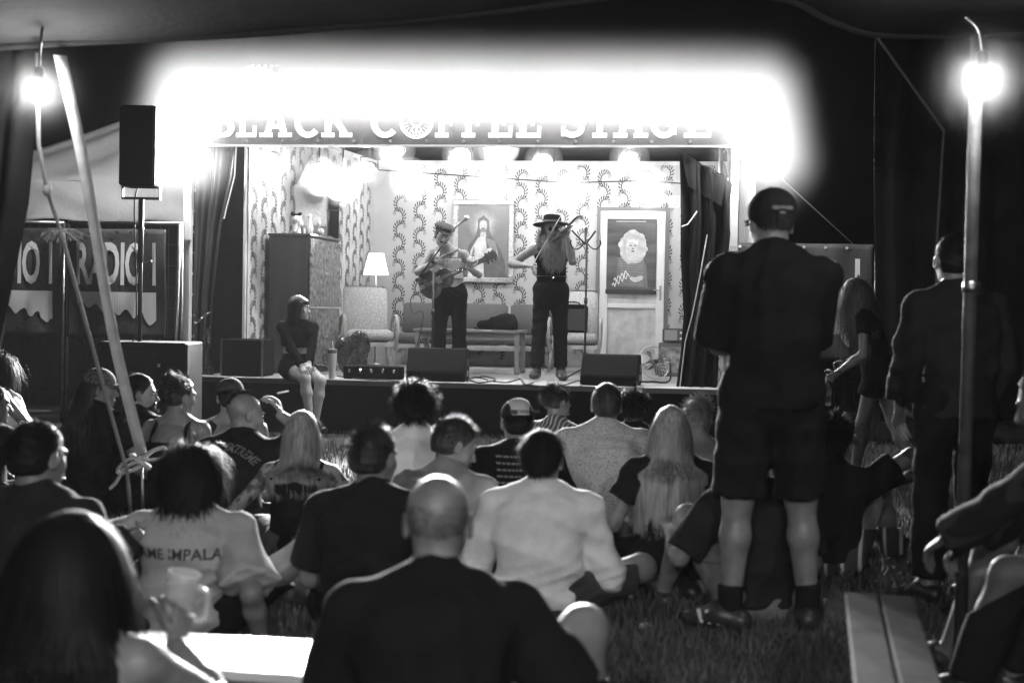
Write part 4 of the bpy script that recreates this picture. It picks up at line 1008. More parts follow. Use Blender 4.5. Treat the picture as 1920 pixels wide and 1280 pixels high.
# round fan
u, z = s_at(1226, 684, .5); t = sthing('fan', 'round wire cage fan tilted on the stage floor beside the right monitor', 'fan', u, .5, SZ)
FR = Matrix.Rotation(R(70), 3, 'X') @ Matrix.Rotation(R(0), 3, 'Y'); fc = Vector((0, 0, .22)); WIRE = M('fan_wire', .6, .3, metal=.8); m = MB()
yawf = Matrix.Rotation(R(35), 3, 'Z')
for s in (-1, 1):
    for k in range(22):
        a = 6.2832*k/22; pts = []
        for j in range(5):
            r = .03+.155*j/4; pts.append(yawf @ FR @ Vector((math.cos(a)*r, math.sin(a)*r, s*(.05-.05*(j/4)**3)))+fc)
        m.tube(pts, .0022, 4, cap=False)
m.tube([yawf @ FR @ Vector((math.cos(R(15*k))*.186, math.sin(R(15*k))*.186, 0))+fc for k in range(25)], .006, 6); m.build('cage', WIRE, t)
for k in range(4):
    m = MB(); a = R(90*k+20); q = yawf @ FR
    m.add([q @ Vector((math.cos(a+d)*r, math.sin(a+d)*r, zz_))+fc for r, d, zz_ in ((.03, -.3, -.01), (.14, -.32, -.02), (.15, .3, .015), (.03, .5, .01))], [(0, 1, 2, 3)]); bl = m.build('blade', M('fan_blade', .15, .3), t)
    bl.modifiers.new('thickness', 'SOLIDIFY').thickness = .003
m = MB(); m.lathe([(.03, -.03), (.035, 0), (.03, .03)], 14, fc, yawf @ FR); m.lathe([(.045, -.12), (.05, -.05), (.03, -.04)], 14, fc, yawf @ FR); m.build('motor', BLK, t, True)
m = MB(); m.tube(smooth_pts([(-.17, .05, .22), (-.17, .03, .03), (0, 0, .015), (.17, .03, .03), (.17, .05, .22)]), .011, 6); m.build('stand', BLK, t, True)
# wedge monitors
def wedge(label, x0, y0, x1, y1, v, rz):
    ua, ub_, za, zb_ = sdim(x0, y0, x1, y1, v); wdt = (ub_-ua)*.94; hgt = zb_-SZ
    t = sthing('stage_monitor', label, 'stage monitor', (ua+ub_)/2, v+.2, SZ, rz)
    pf = [(-.22, 0), (-.22, .10), (-.06, hgt), (.16, hgt), (.25, .12), (.25, 0)]
    m = MB(); n = len(pf); V = [(-wdt/2, y, z) for y, z in pf]+[(wdt/2, y, z) for y, z in pf]
    m.add(V, [tuple(range(n)), tuple(range(2*n-1, n-1, -1))]+[(i+n, (i+1) % n+n, (i+1) % n, i) for i in range(n)]); c = m.build('cabinet', BLKTEX, t)
    c.modifiers.new('bevel', 'BEVEL').width = .012
    m = MB(); m.add([(-wdt/2+.03, .256, .12), (wdt/2-.03, .256, .12), (wdt/2-.03, .172, hgt-.03), (-wdt/2+.03, .172, hgt-.03)], [(3, 2, 1, 0)]); g = m.build('grille', GRILLE, t); g.modifiers.new('thickness', 'SOLIDIFY').thickness = .01
    m = MB(); m.bbox((wdt/2+.004, .03, hgt*.55), (.012, .14, .07), .004); m.build('grip', BLK, t)
    m = MB(); m.box((wdt/2+.004, .03, .08), (.006, .10, .06)); m.build('socket_plate', M('socket_plate', .3, .4, metal=.6), t)
    return t
wedge('wedge floor monitor in front of the guitarist', 757, 652, 872, 720, -.3, R(4))
wedge('wedge floor monitor at the right of the violinist', 1087, 664, 1200, 735, -.3, R(-3))
u, z = s_at(468, 640, .0); t = sthing('flight_case', 'low black flight case at the left end of the stage', 'flight case', u, -.05)
m = MB(); m.bbox((0, 0, .2), (.46, .42, .39), .01); m.build('shell', BLKTEX, t)
for dx in (-.225, .225):
    m = MB(); m.box((dx, -.208, .2), (.02, .012, .39)); m.build('corner_strip', STEEL, t)
# mic stands
MIC = M('mic_metal', .25, .35, metal=.8)
def mic(m, p, d, s=1.0):
    d = Vector(d).normalized(); p = Vector(p); r = Vector((0, 0, 1)).rotation_difference(d).to_matrix()
    m.lathe([(.009*s, 0), (.013*s, .11*s), (.02*s, .125*s), (.026*s, .145*s), (.024*s, .165*s), (.012*s, .18*s), (.001, .182*s)], 14, p, r)
def tripod(t, hgt, mat=BLK):
    m = MB(); m.tube([(0, 0, .12), (0, 0, hgt)], .012, 8); m.build('pole', mat, t, True)
    for k in range(3):
        a = R(30+120*k); m = MB(); m.tube([(0, 0, .16), (math.cos(a)*.3, math.sin(a)*.3, .012)], .009, 6); m.build('leg', mat, t, True)
    m = MB(); m.lathe([(.02, 0), (.02, .06)], 10, (0, 0, hgt*.55)); m.build('collar', mat, t, True)
V1 = .3
u, z = s_at(813, 491, V1); t = sthing('microphone_stand', 'boom microphone stand at the singing guitarist', 'microphone stand', u, V1); tripod(t, z-SZ)
def rl(x, y, v, u=u, v0=V1): a, b = s_at(x, y, v); return (a-u, v-v0, b-SZ)
a, b = rl(786, 519, V1-.05), rl(856, 424, V1+.10)
m = MB(); m.tube([a, b], .009, 8); m.tube([a, (Vector(a)+(Vector(a)-Vector(b)).normalized()*.06)], .018, 8); m.build('boom', BLK, t, True)
m = MB(); m.lathe([(.022, -.03), (.022, .03)], 12, (0, 0, z-SZ), (R(90), 0, 0)); m.build('clutch', BLK, t, True)
m = MB(); mic(m, b, Vector(rl(868, 414, V1+.16))-Vector(b)); m.build('microphone', MIC, t, True)
u2, _ = s_at(1096, 690, .25); t = sthing('microphone_stand', 'tall stand with forked holder right of the violinist', 'stand', u2, .25)
u, z = s_at(1098, 448, .25); tripod(t, z-SZ); rl2 = lambda x, y: rl(x, y, .25, u2, .25); m = MB()
for x, y in ((1072, 432), (1117, 433)): m.tube([rl2(1098, 458), rl2(x, y)], .010, 6)
for s in (-1, 1): m.tube(smooth_pts([rl2(1098, 452), rl2(1098+s*10, 464), rl2(1098+s*20, 467), rl2(1098+s*28, 458), rl2(1098+s*27, 450)]), .008, 6)
m.build('fork', BLK, t, True)
m = MB(); mic(m, rl2(1098, 452), (0, 0, 1), .9); m.build('microphone', M('mic_pale', .6, .4), t, True)
# guitar case (upright, heart shaped end), pedal board, tumbler, cables
u, z = s_at(662, 640, .6); t = sthing('guitar_case', 'glossy black bulging guitar case propped before the left armchair', 'guitar case', u, .6)
pr = [ell((-.09, 0, .30), (.12, .06, .14), k=.05), ell((.07, 0, .33), (.13, .06, .17), k=.03), ell((-.0, 0, .15), (.17, .06, .17), k=.04)]
soft('case_shell', pr, .012, M('case_vinyl', .02, .22, noise=.8, nscale=30, bump=.8, bscale=45, coat=.5), t, wr=.01, wf=14, cuts=[plane((0, 0, .0), (0, 0, -1))])
m = MB(); m.tube(smooth_pts([(-.2, -.05, .06), (-.33, -.08, .1), (-.42, -.08, .085)]), .015, 6); m.build('neck_strap', LEATHER, t, True)
u, z = s_at(700, 700, -.12); t = sthing('pedal_case', 'open black pedal case with chrome latches at the stage edge', 'pedal case', u, -.1)
m = MB(); m.bbox((0, 0, .07), (.62, .2, .14), .01); m.build('case', BLKTEX, t)
for k in range(5):
    m = MB(); m.bbox((-.24+.12*k, -.106, .09), (.025, .012, .035), .003); m.build('latch', M('chrome', .7, .15, metal=1), t)
u, z = s_at(622, 712, -.3); t = sthing('tumbler', 'insulated pale tumbler with handle and straw on the stage edge', 'tumbler', u, -.3, SZ)
m = MB(); m.lathe([(.033, 0), (.036, .1), (.046, .12), (.05, .26), (.05, .27), (.001, .27)], 20); m.build('cup', M('tumbler_paint', .5, .35), t, 'auto')
m = MB(); m.lathe([(.048, .27), (.052, .275), (.052, .31), (.02, .32), (.001, .32)], 20); m.build('lid', M('tumbler_lid', .12, .3), t, 'auto')
m = MB(); m.tube(smooth_pts([(-.05, 0, .25), (-.085, 0, .25), (-.09, 0, .17), (-.048, 0, .15)]), .01, 6); m.build('handle', M('tumbler_lid', .12), t, True)
m = MB(); m.tube([(.015, 0, .3), (.0, 0, .40)], .005, 6); m.build('straw', WHITE, t)
def cable(label, pts, r=.007):
    t = sthing('cable', label, 'cable', 0, 0, SZ); m = MB(); m.tube(smooth_pts(pts, 6), r, 6); m.build('lead', M('cable_rubber', .02, .4), t, True)
def fl(x, y): u, v = f_at(x, y); return (u, v, .008)
cable('coiled black cable on the floor right of the left monitor', [fl(876, 716), fl(890, 708), fl(915, 714), fl(900, 719), fl(880, 712), fl(905, 707), fl(930, 712), fl(912, 717)])
cable('loose cable crossing the floor under the coffee table', [fl(925, 716), fl(950, 718), fl(975, 712), fl(985, 722), fl(1000, 718)])
cable('thick cable running to the right monitor past the boots', [fl(985, 722), fl(1030, 726), fl(1060, 722), fl(1085, 715), fl(1090, 725)])
cable('cable trailing along the stage edge beside the tumbler', [fl(632, 706), fl(660, 710), fl(690, 713), fl(720, 714), fl(748, 716)])

# ================================================================== PERFORMERS
SKIN_M = M('skin_mid', .30, .45, noise=.12, nscale=25, bump=.12, bscale=180)
# guitarist, faces the crowd
u, v = s_at(842, 690, .75)[0], .75
lp = st(u, v, SZ)
FT = 180-8
g = person('singing guitarist in flat cap, white vest and dark trousers', loc=lp, face=FT, h=1.0, Pv=(.0, 0, .93), Nk=(.03, .07, 1.42), bend=.0, hd=(24, -16, -12), hoff=(.04, .08, .14),
           hl=(-.27, .36, 1.20), hr=(.10, .30, 1.27), el=(-.55, .1, .9), er=(.7, .05, 1.0), fl=(-.13, 0, .07), fr=(.13, .04, .07), kl=(-.13, 1, .5), kr=(.13, 1, .5), curl=(1.0, .8), palm=((0, -.4, .9), (.2, -1, .2)), hdir=((-.2, .3, .9), (-.9, .1, -.1)), res=.010, seed=11, sw=1.0, skin=SKIN_M)
tank(g, WHITE, strap=.03, low=.10, name='vest', hem=.13)
bottoms(g, BLACK, 1.96, loose=.03); shoes(g); face_bits(g)
hair_obj(g, HAIR_D, sets=[dict(n=900, length=.03, steps=3, region='sides', lift=.3, grav=.3, wid=.002)])
Rc, H = g.Rm, g.H
capm = fabric('tweed', .07, noise=.4, nscale=40)
fc_ = soft('flat_cap', xf([ell((0, .0, .10), (.115, .13, .045), k=.03), ell((0, -.02, .06), (.092, .11, .07), k=.03)], Rc, H), .008, capm, g.root, cuts=xf([plane((0, 0, .045), (0, -.1, -1))], Rc, H), wr=.004, wf=20)
soft('visor', xf([ell((0, .115, .058), (.07, .045, .009), rot=rotm(pitch=-18))], Rc, H), .006, capm, fc_)
soft('moustache', xf([ell((.02, .098, -.048), (.022, .01, .009)), ell((-.02, .098, -.048), (.022, .01, .009))], Rc, H), .005, HAIR_D, g.root)
m = MB(); m.tube([g.N+A(math.cos(R(20*k))*.075, math.sin(R(20*k))*.07+.02, -.02-.05*max(0, math.sin(R(20*k)))) for k in range(19)], .007, 6); m.build('necklace', M('silver', .7, .2, metal=1), g.root, True)
m = MB(); ax = nrm(g.N-g.P); m.tube([g.P+ax*.16+A(math.cos(R(15*k))*.148, math.sin(R(15*k))*.112, 0) for k in range(25)], .02, 6, flat=.35); m.build('belt', LEATHER, g.root, True)
# guitar in world space
def ploc(q, p): return q.world(p)
gt = thing('guitar', 'hollow body guitar held by the singer', 'guitar', g.loc, g.rz)
GB = M('guitar_sunburst', .08, .2, noise=.4, nscale=5, coat=.7); FB_ = M('fretboard', .05, .4)
def T3(p): return Vector(p)
# guitar frame: body centre in front of the belly, neck rising to the player's left
gc = A(.12, .235, 1.05); gd = nrm(A(-.80, .06, .36)); gn = nrm(A(.0, 1, .12)); gn = nrm(gn-gd*(gn @ gd)); gu = np.cross(gn, gd); gu = gu if gu[2] > 0 else -gu
GM = np.stack([gd, gn, gu], 1)
bp_ = [ell((-.07, 0, 0), (.135, .036, .165), k=.015), ell((.115, 0, .005), (.10, .036, .118), k=.03)]
soft('body', xf(bp_, GM, gc), .009, GB, gt)
def gp(x, y, z): return tuple(GM @ A(x, y, z)+gc)
def gbox(m, c, d): m.box(gp(*c), d, Matrix([list(r) for r in GM]))
m = MB(); gbox(m, (.40, .035, 0), (.42, .022, .05)); nk = m.build('neck', DARKWOOD, gt)
m = MB(); gbox(m, (.36, .05, 0), (.50, .008, .048)); m.build('fretboard', FB_, nk)
m = MB()
for k in range(14): gbox(m, (.60-.034*k*(1-.012*k), .055, 0), (.003, .003, .046))
for k in range(5): gbox(m, (.56-.075*k, .0545, 0), (.022, .002, .036))
m.build('fret', M('fret_metal', .7, .25, metal=1), nk)
m = MB(); gbox(m, (.68, .03, 0), (.16, .018, .075)); m.build('headstock', DARKWOOD, gt)
for k in range(3):
    for s in (-1, 1): m = MB(); gbox(m, (.635+.045*k, .03, s*.05), (.014, .01, .03)); m.build('tuner', M('chrome', .7, .15, metal=1), gt)
m = MB(); gbox(m, (-.10, .05, 0), (.03, .02, .10)); gbox(m, (-.17, .04, 0), (.03, .012, .05)); m.build('bridge', M('chrome', .7), gt)
m = MB(); gbox(m, (.05, .042, 0), (.05, .014, .075)); m.build('pickup', M('pickup_cover', .6, .3, metal=.8), gt)
m = MB()
for k in range(6): m.tube([gp(-.2, .056, -.018+.0072*k), gp(.62, .060, -.015+.006*k)], .0012, 4)
m.build('string', M('string_metal', .7, .25, metal=1), gt)
m = MB()
for s in (-1, 1): m.tube(smooth_pts([gp(-.13, .037, s*.10), gp(-.08, .037, s*.08), gp(-.03, .037, s*.09), gp(.0, .037, s*.07)]), .007, 5)
m.build('sound_hole', BLK, gt)
m = MB(); m.tube(smooth_pts([gp(-.20, .0, -.02), tuple(g.SR+A(.02, .07, -.12)), tuple(g.SL*.5+g.SR*.5+A(-.08, .09, .02)), tuple(g.SL+A(.07, -.02, .06)), tuple(g.ch+A(-.1, -.14, .02))]), .025, 8, flat=.12); m.build('strap', LEATHER, gt, True)
m = MB(); a = GM @ A(-.20, .02, -.03)+gc; m.tube(smooth_pts([a, a+A(.10, .02, -.08), a+A(.07, .04, -.24), a+A(-.05, .08, -.22), a+A(-.02, .1, -.5), a+A(.1, .15, -.98)]), .006, 6); m.build('lead', M('cable_rubber', .02), gt, True)

# violinist
u, v = s_at(1030, 715, .6)[0], .6
vi = person('bearded violinist in a wide brimmed hat, black waistcoat and trousers', loc=st(u, v, SZ), face=178, h=1.03, Pv=(0, 0, .95), Nk=(.0, .04, 1.45), bend=-.01, hd=(10, -6, 4), hoff=(.0, .055, .14),
            hl=(-.16, .30, 1.50), hr=(.27, .26, 1.20), el=(-.30, .35, .9), er=(.75, -.1, 1.1), fl=(-.12, -.02, .07), fr=(.14, .06, .07), kl=(-.15, 1, .5), kr=(.2, 1, .5), curl=(.9, .9), palm=((.6, -.5, .6), (-.5, .2, -.6)), hdir=((.3, .1, .8), (-.9, .3, -.1)), res=.010, seed=21, sw=1.03, skin=SKIN_M)
tank(vi, VBLACK, strap=.05, low=.075, name='waistcoat', hem=.14)
bottoms(vi, BLACK, 1.9, loose=.012); shoes(vi, LEATHER)
soft('boot_shaft', [limb(vi.FL+A(0, 0, .16), vi.FL, .058, .05, flat='a'), ], .01, LEATHER, vi.root); soft('boot_shaft', [limb(vi.FR+A(0, 0, .16), vi.FR, .058, .05, flat='a')], .01, LEATHER, vi.root)
face_bits(vi)
hair_obj(vi, HAIR_G, sets=[dict(n=1200, region='sides', length=.22, steps=7, grav=.35, lift=.5, curl=.006, cfreq=90, wid=.003)])
BD = m_hair('beard_grey', .28)
bpr = [ell((0, .07, -.10), (.07, .05, .06), k=.04), ell((0, .10, -.20), (.12, .07, .11), k=.05), ell((0, .10, -.31), (.10, .06, .08), k=.05), ell((.09, .03, -.14), (.05, .05, .09), k=.04), ell((-.09, .03, -.14), (.05, .05, .09), k=.04)]
Vb, Fb = surf(xf(bpr, vi.Rm, vi.H), .009, wr=.014, wf=28, seed=5)
gg = np.random.default_rng(3); n = 2600; ii = gg.integers(0, len(Vb), n); P0 = Vb[ii]; cc = vi.H+vi.Rm @ A(0, .06, -.14); Dn = P0-cc; Dn /= np.linalg.norm(Dn, axis=1)[:, None]
Dn = Dn*.7+A(0, .05, -.6)+gg.normal(size=(n, 3))*.35; Dn /= np.linalg.norm(Dn, axis=1)[:, None]; Ln = (.03+.06*gg.random(n))[:, None]; Wn = np.cross(Dn, A(0, 1, 0))*.0016
Vs = np.stack([P0-Dn*.01-Wn, P0-Dn*.01+Wn, P0+Dn*Ln+Wn*.3+A(0, 0, -.01), P0+Dn*Ln-Wn*.3+A(0, 0, -.01)], 1).reshape(-1, 3); Fs = (np.arange(n)*4)[:, None]+np.arange(4)
Vj, Fj = join([(Vb, Fb), (Vs, Fs)]); link('beard', np_mesh('beard', Vj, Fj), BD, vi.root)
m = MB(); Rh = Matrix([list(r) for r in vi.Rm @ rotm(pitch=12, roll=-5)]); FELT = M('felt_hat', .008, .9, spec=.05)
m.lathe([(.001, .155), (.07, .155), (.088, .145), (.094, .12), (.098, .062), (.15, .060), (.20, .050), (.206, .046), (.20, .042), (.15, .050), (.10, .052), (.09, .05)], 32, vi.H+vi.Rm @ A(0, -.01, .0), Rh); ht = m.build('hat', FELT, vi.root, True)
m = MB(); m.lathe([(.0995, .062), (.097, .09)], 32, vi.H+vi.Rm @ A(0, -.01, .0), Rh, cap=False); m.build('hat_band', M('hat_band', .10, .5), ht, True)
m = MB()
for s in (-1, 1): m.sph(vi.H+vi.Rm @ A(s*.033, .1, .004), .024, 8, (1, .25, .8))
m.build('sunglasses', M('dark_glass', .01, .1, coat=1), vi.root, True)
m = MB(); ax = nrm(vi.N-vi.P); m.tube([vi.P+ax*.15+A(math.cos(R(15*k))*.152, math.sin(R(15*k))*.115, 0) for k in range(25)], .022, 6, flat=.35); m.build('belt', M('belt_leather', .08, .4), vi.root, True)
m = MB(); m.box(vi.P+ax*.15+A(0, .122, 0), (.06, .01, .045)); m.build('buckle', M('chrome', .7), vi.root)
# violin: tucked under the beard, scroll towards the player's left and up
vt = thing('violin', 'dark violin held under the beard of the violinist', 'violin', vi.loc, vi.rz); vt.scale = (vi.h,)*3
a0 = vi.N+A(-.03, .09, .02); a1 = vi.WL+A(.02, .03, .07); vd = nrm(a1-a0); vn = nrm(A(.25, .35, .9)); vn = nrm(vn-vd*(vn @ vd)); vu = np.cross(vn, vd)
VM = np.stack([vd, vn, vu], 1); vp = lambda x, y, z: tuple(VM @ A(x, y, z)+a0)
VW = M('violin_varnish', .10, .2, coat=.7, noise=.3, nscale=8)
soft('body', xf([ell((.09, 0, 0), (.10, .02, .10), k=.02), ell((.27, 0, 0), (.085, .02, .082), k=.05), ell((.18, 0, 0), (.08, .02, .055), k=.03)], VM, a0), .007, VW, vt)
vm3 = Matrix([list(r) for r in VM]); m = MB(); m.box(vp(.44, .012, 0), (.22, .02, .024), vm3); m.tube(smooth_pts([vp(.55, .01, 0), vp(.58, .0, 0), vp(.60, -.015, 0), vp(.585, -.03, 0)]), .012, 6); m.build('neck', FB_, vt)
m = MB(); m.box(vp(.19, .03, 0), (.005, .035, .05), vm3); m.box(vp(.06, .026, 0), (.11, .01, .03), vm3); m.build('bridge', FB_, vt)
m = MB()
for k in range(4): m.tube([vp(.05, .035, -.012+.008*k), vp(.19, .048, -.012+.008*k), vp(.55, .022, -.008+.005*k)], .001, 4)
m.build('string', M('string_metal', .7), vt)
bw_ = thing('violin_bow', 'violin bow slanting up across the violinist', 'bow', vi.loc, vi.rz); bw_.scale = (vi.h,)*3
b0_ = vi.WR+vi.dR*.07+A(.01, .03, -.03); b1_ = A(-.14, .38, 1.80); m = MB(); m.tube([b0_, b0_*.5+b1_*.5+A(.01, .0, .004), b1_], [.006, .005, .004], 6); m.build('stick', M('bow_wood', .3, .3), bw_, True)
m = MB(); m.tube([b0_+A(.012, .01, -.012), b1_+A(.008, .01, -.012)], .003, 5); m.build('bow_hair', M('bow_hair', .7, .5), bw_)
m = MB(); m.box(b0_+nrm(b1_-b0_)*.04+A(.008, .005, -.008), (.02, .012, .02)); m.build('frog', BLK, bw_)

# woman sitting on the stage edge
u, _ = s_at(553, 700, -.45)
lb = st(u, -.40, 0)
wo = person('dark haired person in black crop top seated on the stage edge', loc=lb, face=-150, h=1.0, fem=True, Pv=(0, 0, SZ+.115), Nk=(.0, .03, SZ+.60), bend=.03, hd=(52, -2, 0), hoff=(.0, .03, .135),
            hl=(.02, .40, SZ+.17), hr=(.10, .42, SZ+.13), el=(-.5, -.1, .7), er=(.5, -.1, .7), fl=(-.08, .36, .15), fr=(.02, .44, .18), kl=(-.14, 1.2, 1.0), kr=(.10, 1.2, 1.0), curl=(.5, .5), palm=((.3, 0, -1), (-.3, 0, -1)), res=.010, seed=31, w=1.04, skin=SKIN_P)
SH_T = tshirt(wo, VBLACK, 1.96, e=.01, loose=.004, name='crop_top', hem=.27, wr=.003)
bottoms(wo, VBLACK, .42, e=.012, loose=.01, name='shorts', wr=.003)
face_bits(wo)
HB = M('hair_black_gloss', .006, .42, spec=.22)
bob = [ell((0, -.022, .042), (.086, .106, .095), k=.02), limb((0, -.085, .03), (0, -.085, -.13), .07, .075, .035, .03, k=.03), ell((0, .066, .066), (.056, .036, .034), k=.02)]
for sd in (-1, 1): bob.append(limb((sd*.074, -.015, .03), (sd*.078, -.012, -.125), .020, .020, .05, .045, side=(1, 0, 0), k=.03))
V1_, F1_ = surf(xf(bob, wo.Rm, wo.H), .006, wr=.003, wf=60); V2_, F2_ = strands(wo.H, wo.Rm, n=700, region='long', length=.19, steps=7, grav=.6, lift=.25, comb=(0, -.15, 0), wid=.002, jitter=.08, seed=8)
Vj, Fj = join([(V1_, F1_), (V2_, F2_)]); link('hair', np_mesh('hair', Vj, Fj), HB, wo.root)
shoes(wo, LEATHER)
m = MB(); TAT = M('tattoo_ink', .12, .5)
def tattoo(q, K, Hh, f, r, sx_):
    c = Hh+(K-Hh)*f
    bv = BVHTree.FromPolygons([v.co[:] for v in q.body.data.vertices], [p.vertices[:] for p in q.body.data.polygons]); m = MB()
    d = Vector((.0, -.15, -1)).normalized()
    for rr0, rr1 in ((r*.75, r), (r*.3, r*.5)):
        V = []
        for k in range(20):
            for rr in (rr0, rr1):
                p = Vector(c)+Vector((math.cos(R(18*k))*rr+sx_, math.sin(R(18*k))*rr*1.2, .3)); h_ = bv.ray_cast(p, d); V.append((h_[0]-d*.002) if h_[0] else p-Vector((0, 0, .22)))
        m.add(V, [(2*k, 2*k+1, (2*k+3) % 40, (2*k+2) % 40) for k in range(20)])
    m.build('tattoo', TAT, q.root)
tattoo(wo, wo.KL, wo.HL, .72, .04, 0)
m = MB(); m.tube([wo.KR+(wo.HR-wo.KR)*.52+A(math.cos(R(20*k))*.083, .02*math.sin(R(20*k)), math.sin(R(20*k))*.08) for k in range(19)], .004, 5); m.build('garter', TAT, wo.root)
m = MB(); m.sph(wo.SL+A(.03, .03, .03), .02, 8, (1, .5, 1.6)); m.sph(wo.SR+A(-.04, .04, .03), .02, 8, (1, .5, 1.6)); m.build('shoulder_trim', M('silver', .7), wo.shirt, True)

# ================================================================== LEFT AND RIGHT OF THE STAGE
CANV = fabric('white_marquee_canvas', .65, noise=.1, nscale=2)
# small white marquee far left
Y0 = 16.9
t = thing('marquee', 'small white marquee with peaked roof left of the stage', 'marquee', (0, 0, 0))
eL = y_at(-40, 345, Y0); eR = y_at(360, 338, Y0); zE = (eL.z+eR.z)/2; pk = y_at(420, 150, Y0+1.5)
xl, xr = eL.x-.6, eR.x+1.6
V = []; nu, nv = 40, 14
for j in range(nv+1):
    for i in range(nu+1):
        s = i/nu; q = j/nv; x = xl+(xr-xl)*s; sag = .10*math.sin(math.pi*q)+.02*math.sin(s*30)
        xp = xl+(xr-xl)*.80; xx_ = x+(xp-x)*q*.92; V.append((xx_, Y0+q*1.6, zE+(pk.z-zE+.2)*q-sag*1.2))
F = [(j*(nu+1)+i, j*(nu+1)+i+1, (j+1)*(nu+1)+i+1, (j+1)*(nu+1)+i) for j in range(nv) for i in range(nu)]
o = link('roof_canvas', np_mesh('roof_canvas', np.array(V), np.array(F)), CANV, t); o.modifiers.new('thickness', 'SOLIDIFY').thickness = .01
V = []; zV = y_at(200, 418, Y0).z; nu, nv = 90, 16
for j in range(nv+1):
    for i in range(nu+1):
        s = i/nu; q = j/nv; V.append((xl+(xr-xl)*s, Y0-.01+.03*math.sin(s*46+q*5)*q+.02*math.sin(s*19-q*7), zE+.01-(zE-zV)*q+.03*q*math.sin(s*25)))
F = [(j*(nu+1)+i, j*(nu+1)+i+1, (j+1)*(nu+1)+i+1, (j+1)*(nu+1)+i) for j in range(nv) for i in range(nu)]
o = link('valance', np_mesh('valance', np.array(V), np.array(F)), CANV, t); o.modifiers.new('thickness', 'SOLIDIFY').thickness = .008
for x in (xl+.3, xr-.3):
    m = MB(); m.tube([(x, Y0+.1, 0), (x, Y0+.1, zE)], .04, 8); m.build('pole', STEEL, t, True)
m = MB(); m.box(((xl+xr)/2, Y0+1.2, zE/2), (xr-xl, .03, zE)); m.build('rear_wall', fabric('marquee_dark_lining', .02), t)
# fence panels with banners
FEN = M('fence_wire', .03, .6, metal=.2)
def fence(label, pA, pB, h, bars=True):
    pA, pB = Vector(pA), Vector(pB); L = (pB-pA).length; a = math.atan2(pB.y-pA.y, pB.x-pA.x)
    t = thing('wire_fence', label, 'fence', (pA.x, pA.y, 0), a); m = MB()
    for x in (0, L): m.tube([(x, 0, 0), (x, 0, h)], .02, 8)
    m.tube([(0, 0, h), (L, 0, h)], .02, 8); m.tube([(0, 0, .12), (L, 0, .12)], .02, 8); m.build('frame', STEEL, t, True)
    m = MB()
    for k in range(1, int(L/.1)): m.tube([(k*.1, 0, .12), (k*.1, 0, h+.03)], .0028, 4, cap=False)
    for k in range(1, 9): m.tube([(0, -.004, .12+k*(h-.12)/9), (L, -.004, .12+k*(h-.12)/9)], .0028, 4, cap=False)
    m.build('wire_mesh', FEN, t); return t
YF = 15.6
fA = y_at(-120, 600, YF); fB = y_at(118, 600, YF+.1); fC = y_at(340, 600, YF-.2)
fence('wire fence panel at the far left carrying a banner', fA, fB, 2.2); fence('wire fence panel behind the speaker carrying a banner', fB+Vector((.05, 0, 0)), fC, 2.2)
fR0 = y_at(1440, 600, 15.0); fR1 = y_at(1640, 600, 14.8); fence('wire fence panel right of the stage behind the standing crowd', fR0, fR1, 2.0)
BCL = fabric('radio_banner_cloth', .05, rough=.7, noise=.2, nscale=3); BLT = M('radio_banner_print', .6, .7)
def radio_banner(label, pA, pB, z0, z1):
    """dark cloth, pale words, pale block with a ragged lower edge"""
    pA, pB = Vector(pA), Vector(pB); L = (pB-pA).length; a = math.atan2(pB.y-pA.y, pB.x-pA.x); H = z1-z0
    t = thing('fence_banner', label, 'banner', (pA.x, pA.y-.05, z0), a, None)
    nx, nz = 40, 20; wave = lambda x, z: .016*math.sin(x*7+z*3)+.01*math.sin(x*15-z*4)+.012*math.sin(z*6)
    V = [(L*i/nx, wave(L*i/nx, H*j/nz), H*j/nz) for j in range(nz+1) for i in range(nx+1)]
    F = [(j*(nx+1)+i, j*(nx+1)+i+1, (j+1)*(nx+1)+i+1, (j+1)*(nx+1)+i) for j in range(nz) for i in range(nx)]
    o = link('cloth', np_mesh('cloth', np.array(V), np.array(F)), BCL, t); o.modifiers.new('thickness', 'SOLIDIFY').thickness = .004
    me = upright(text_mesh('RADIO 1', .46, .012, .002, .60, .95)); xs = [v.co.x for v in me.vertices]; zs_ = [v.co.z for v in me.vertices]
    sx_ = L*.80/(max(xs)-min(xs)); sz_ = H*.40/(max(zs_)-min(zs_)); cz = (max(zs_)+min(zs_))/2
    for v in me.vertices:
        x = L*.5+(v.co.x-(max(xs)+min(xs))/2)*sx_; z = H*.68+(v.co.z-cz)*sz_; v.co = Vector((x, wave(x, z)-.012+v.co.y*.5, z))
    link('lettering', me, BLT, t)
    rg = random.Random(len(label)); n = 36; up = []; dn = []
    for k in range(n+1):
        x = L*.10+L*.80*k/n; zt = H*.42; zb = H*(.30-.13*k/n)+.035*math.sin(k*.9)+.025*rg.random()-(.04 if k > n*.85 else 0)
        up.append((x, wave(x, zt)-.012, zt)); dn.append((x, wave(x, zb)-.012, zb))
    m = MB(); m.add(up+dn, [(k+n+1, k+n+2, k+1, k) for k in range(n)]); m.build('pale_block', BLT, t)
    m = MB()
    for k in range(7): m.lathe([(.006, 0), (.016, 0), (.016, .005), (.006, .005)], 10, (.06+(L-.12)*k/6, wave(.06, H)-.012, H-.04), (R(90), 0, 0))
    m.build('eyelet', M('eyelet_metal', .5), t)
z1, z0 = y_at(200, 430, YF).z, y_at(200, 632, YF).z
radio_banner('dark fence banner with pale RADIO 1 lettering behind the speaker pole', y_at(128, 600, YF-.05), y_at(312, 600, YF-.15), z0, z1)
radio_banner('dark fence banner cut by the left edge of the picture', y_at(-62, 600, YF), y_at(118, 600, YF), z0, z1)
z1, z0 = y_at(1560, 458, 14.8).z, y_at(1560, 677, 14.8).z
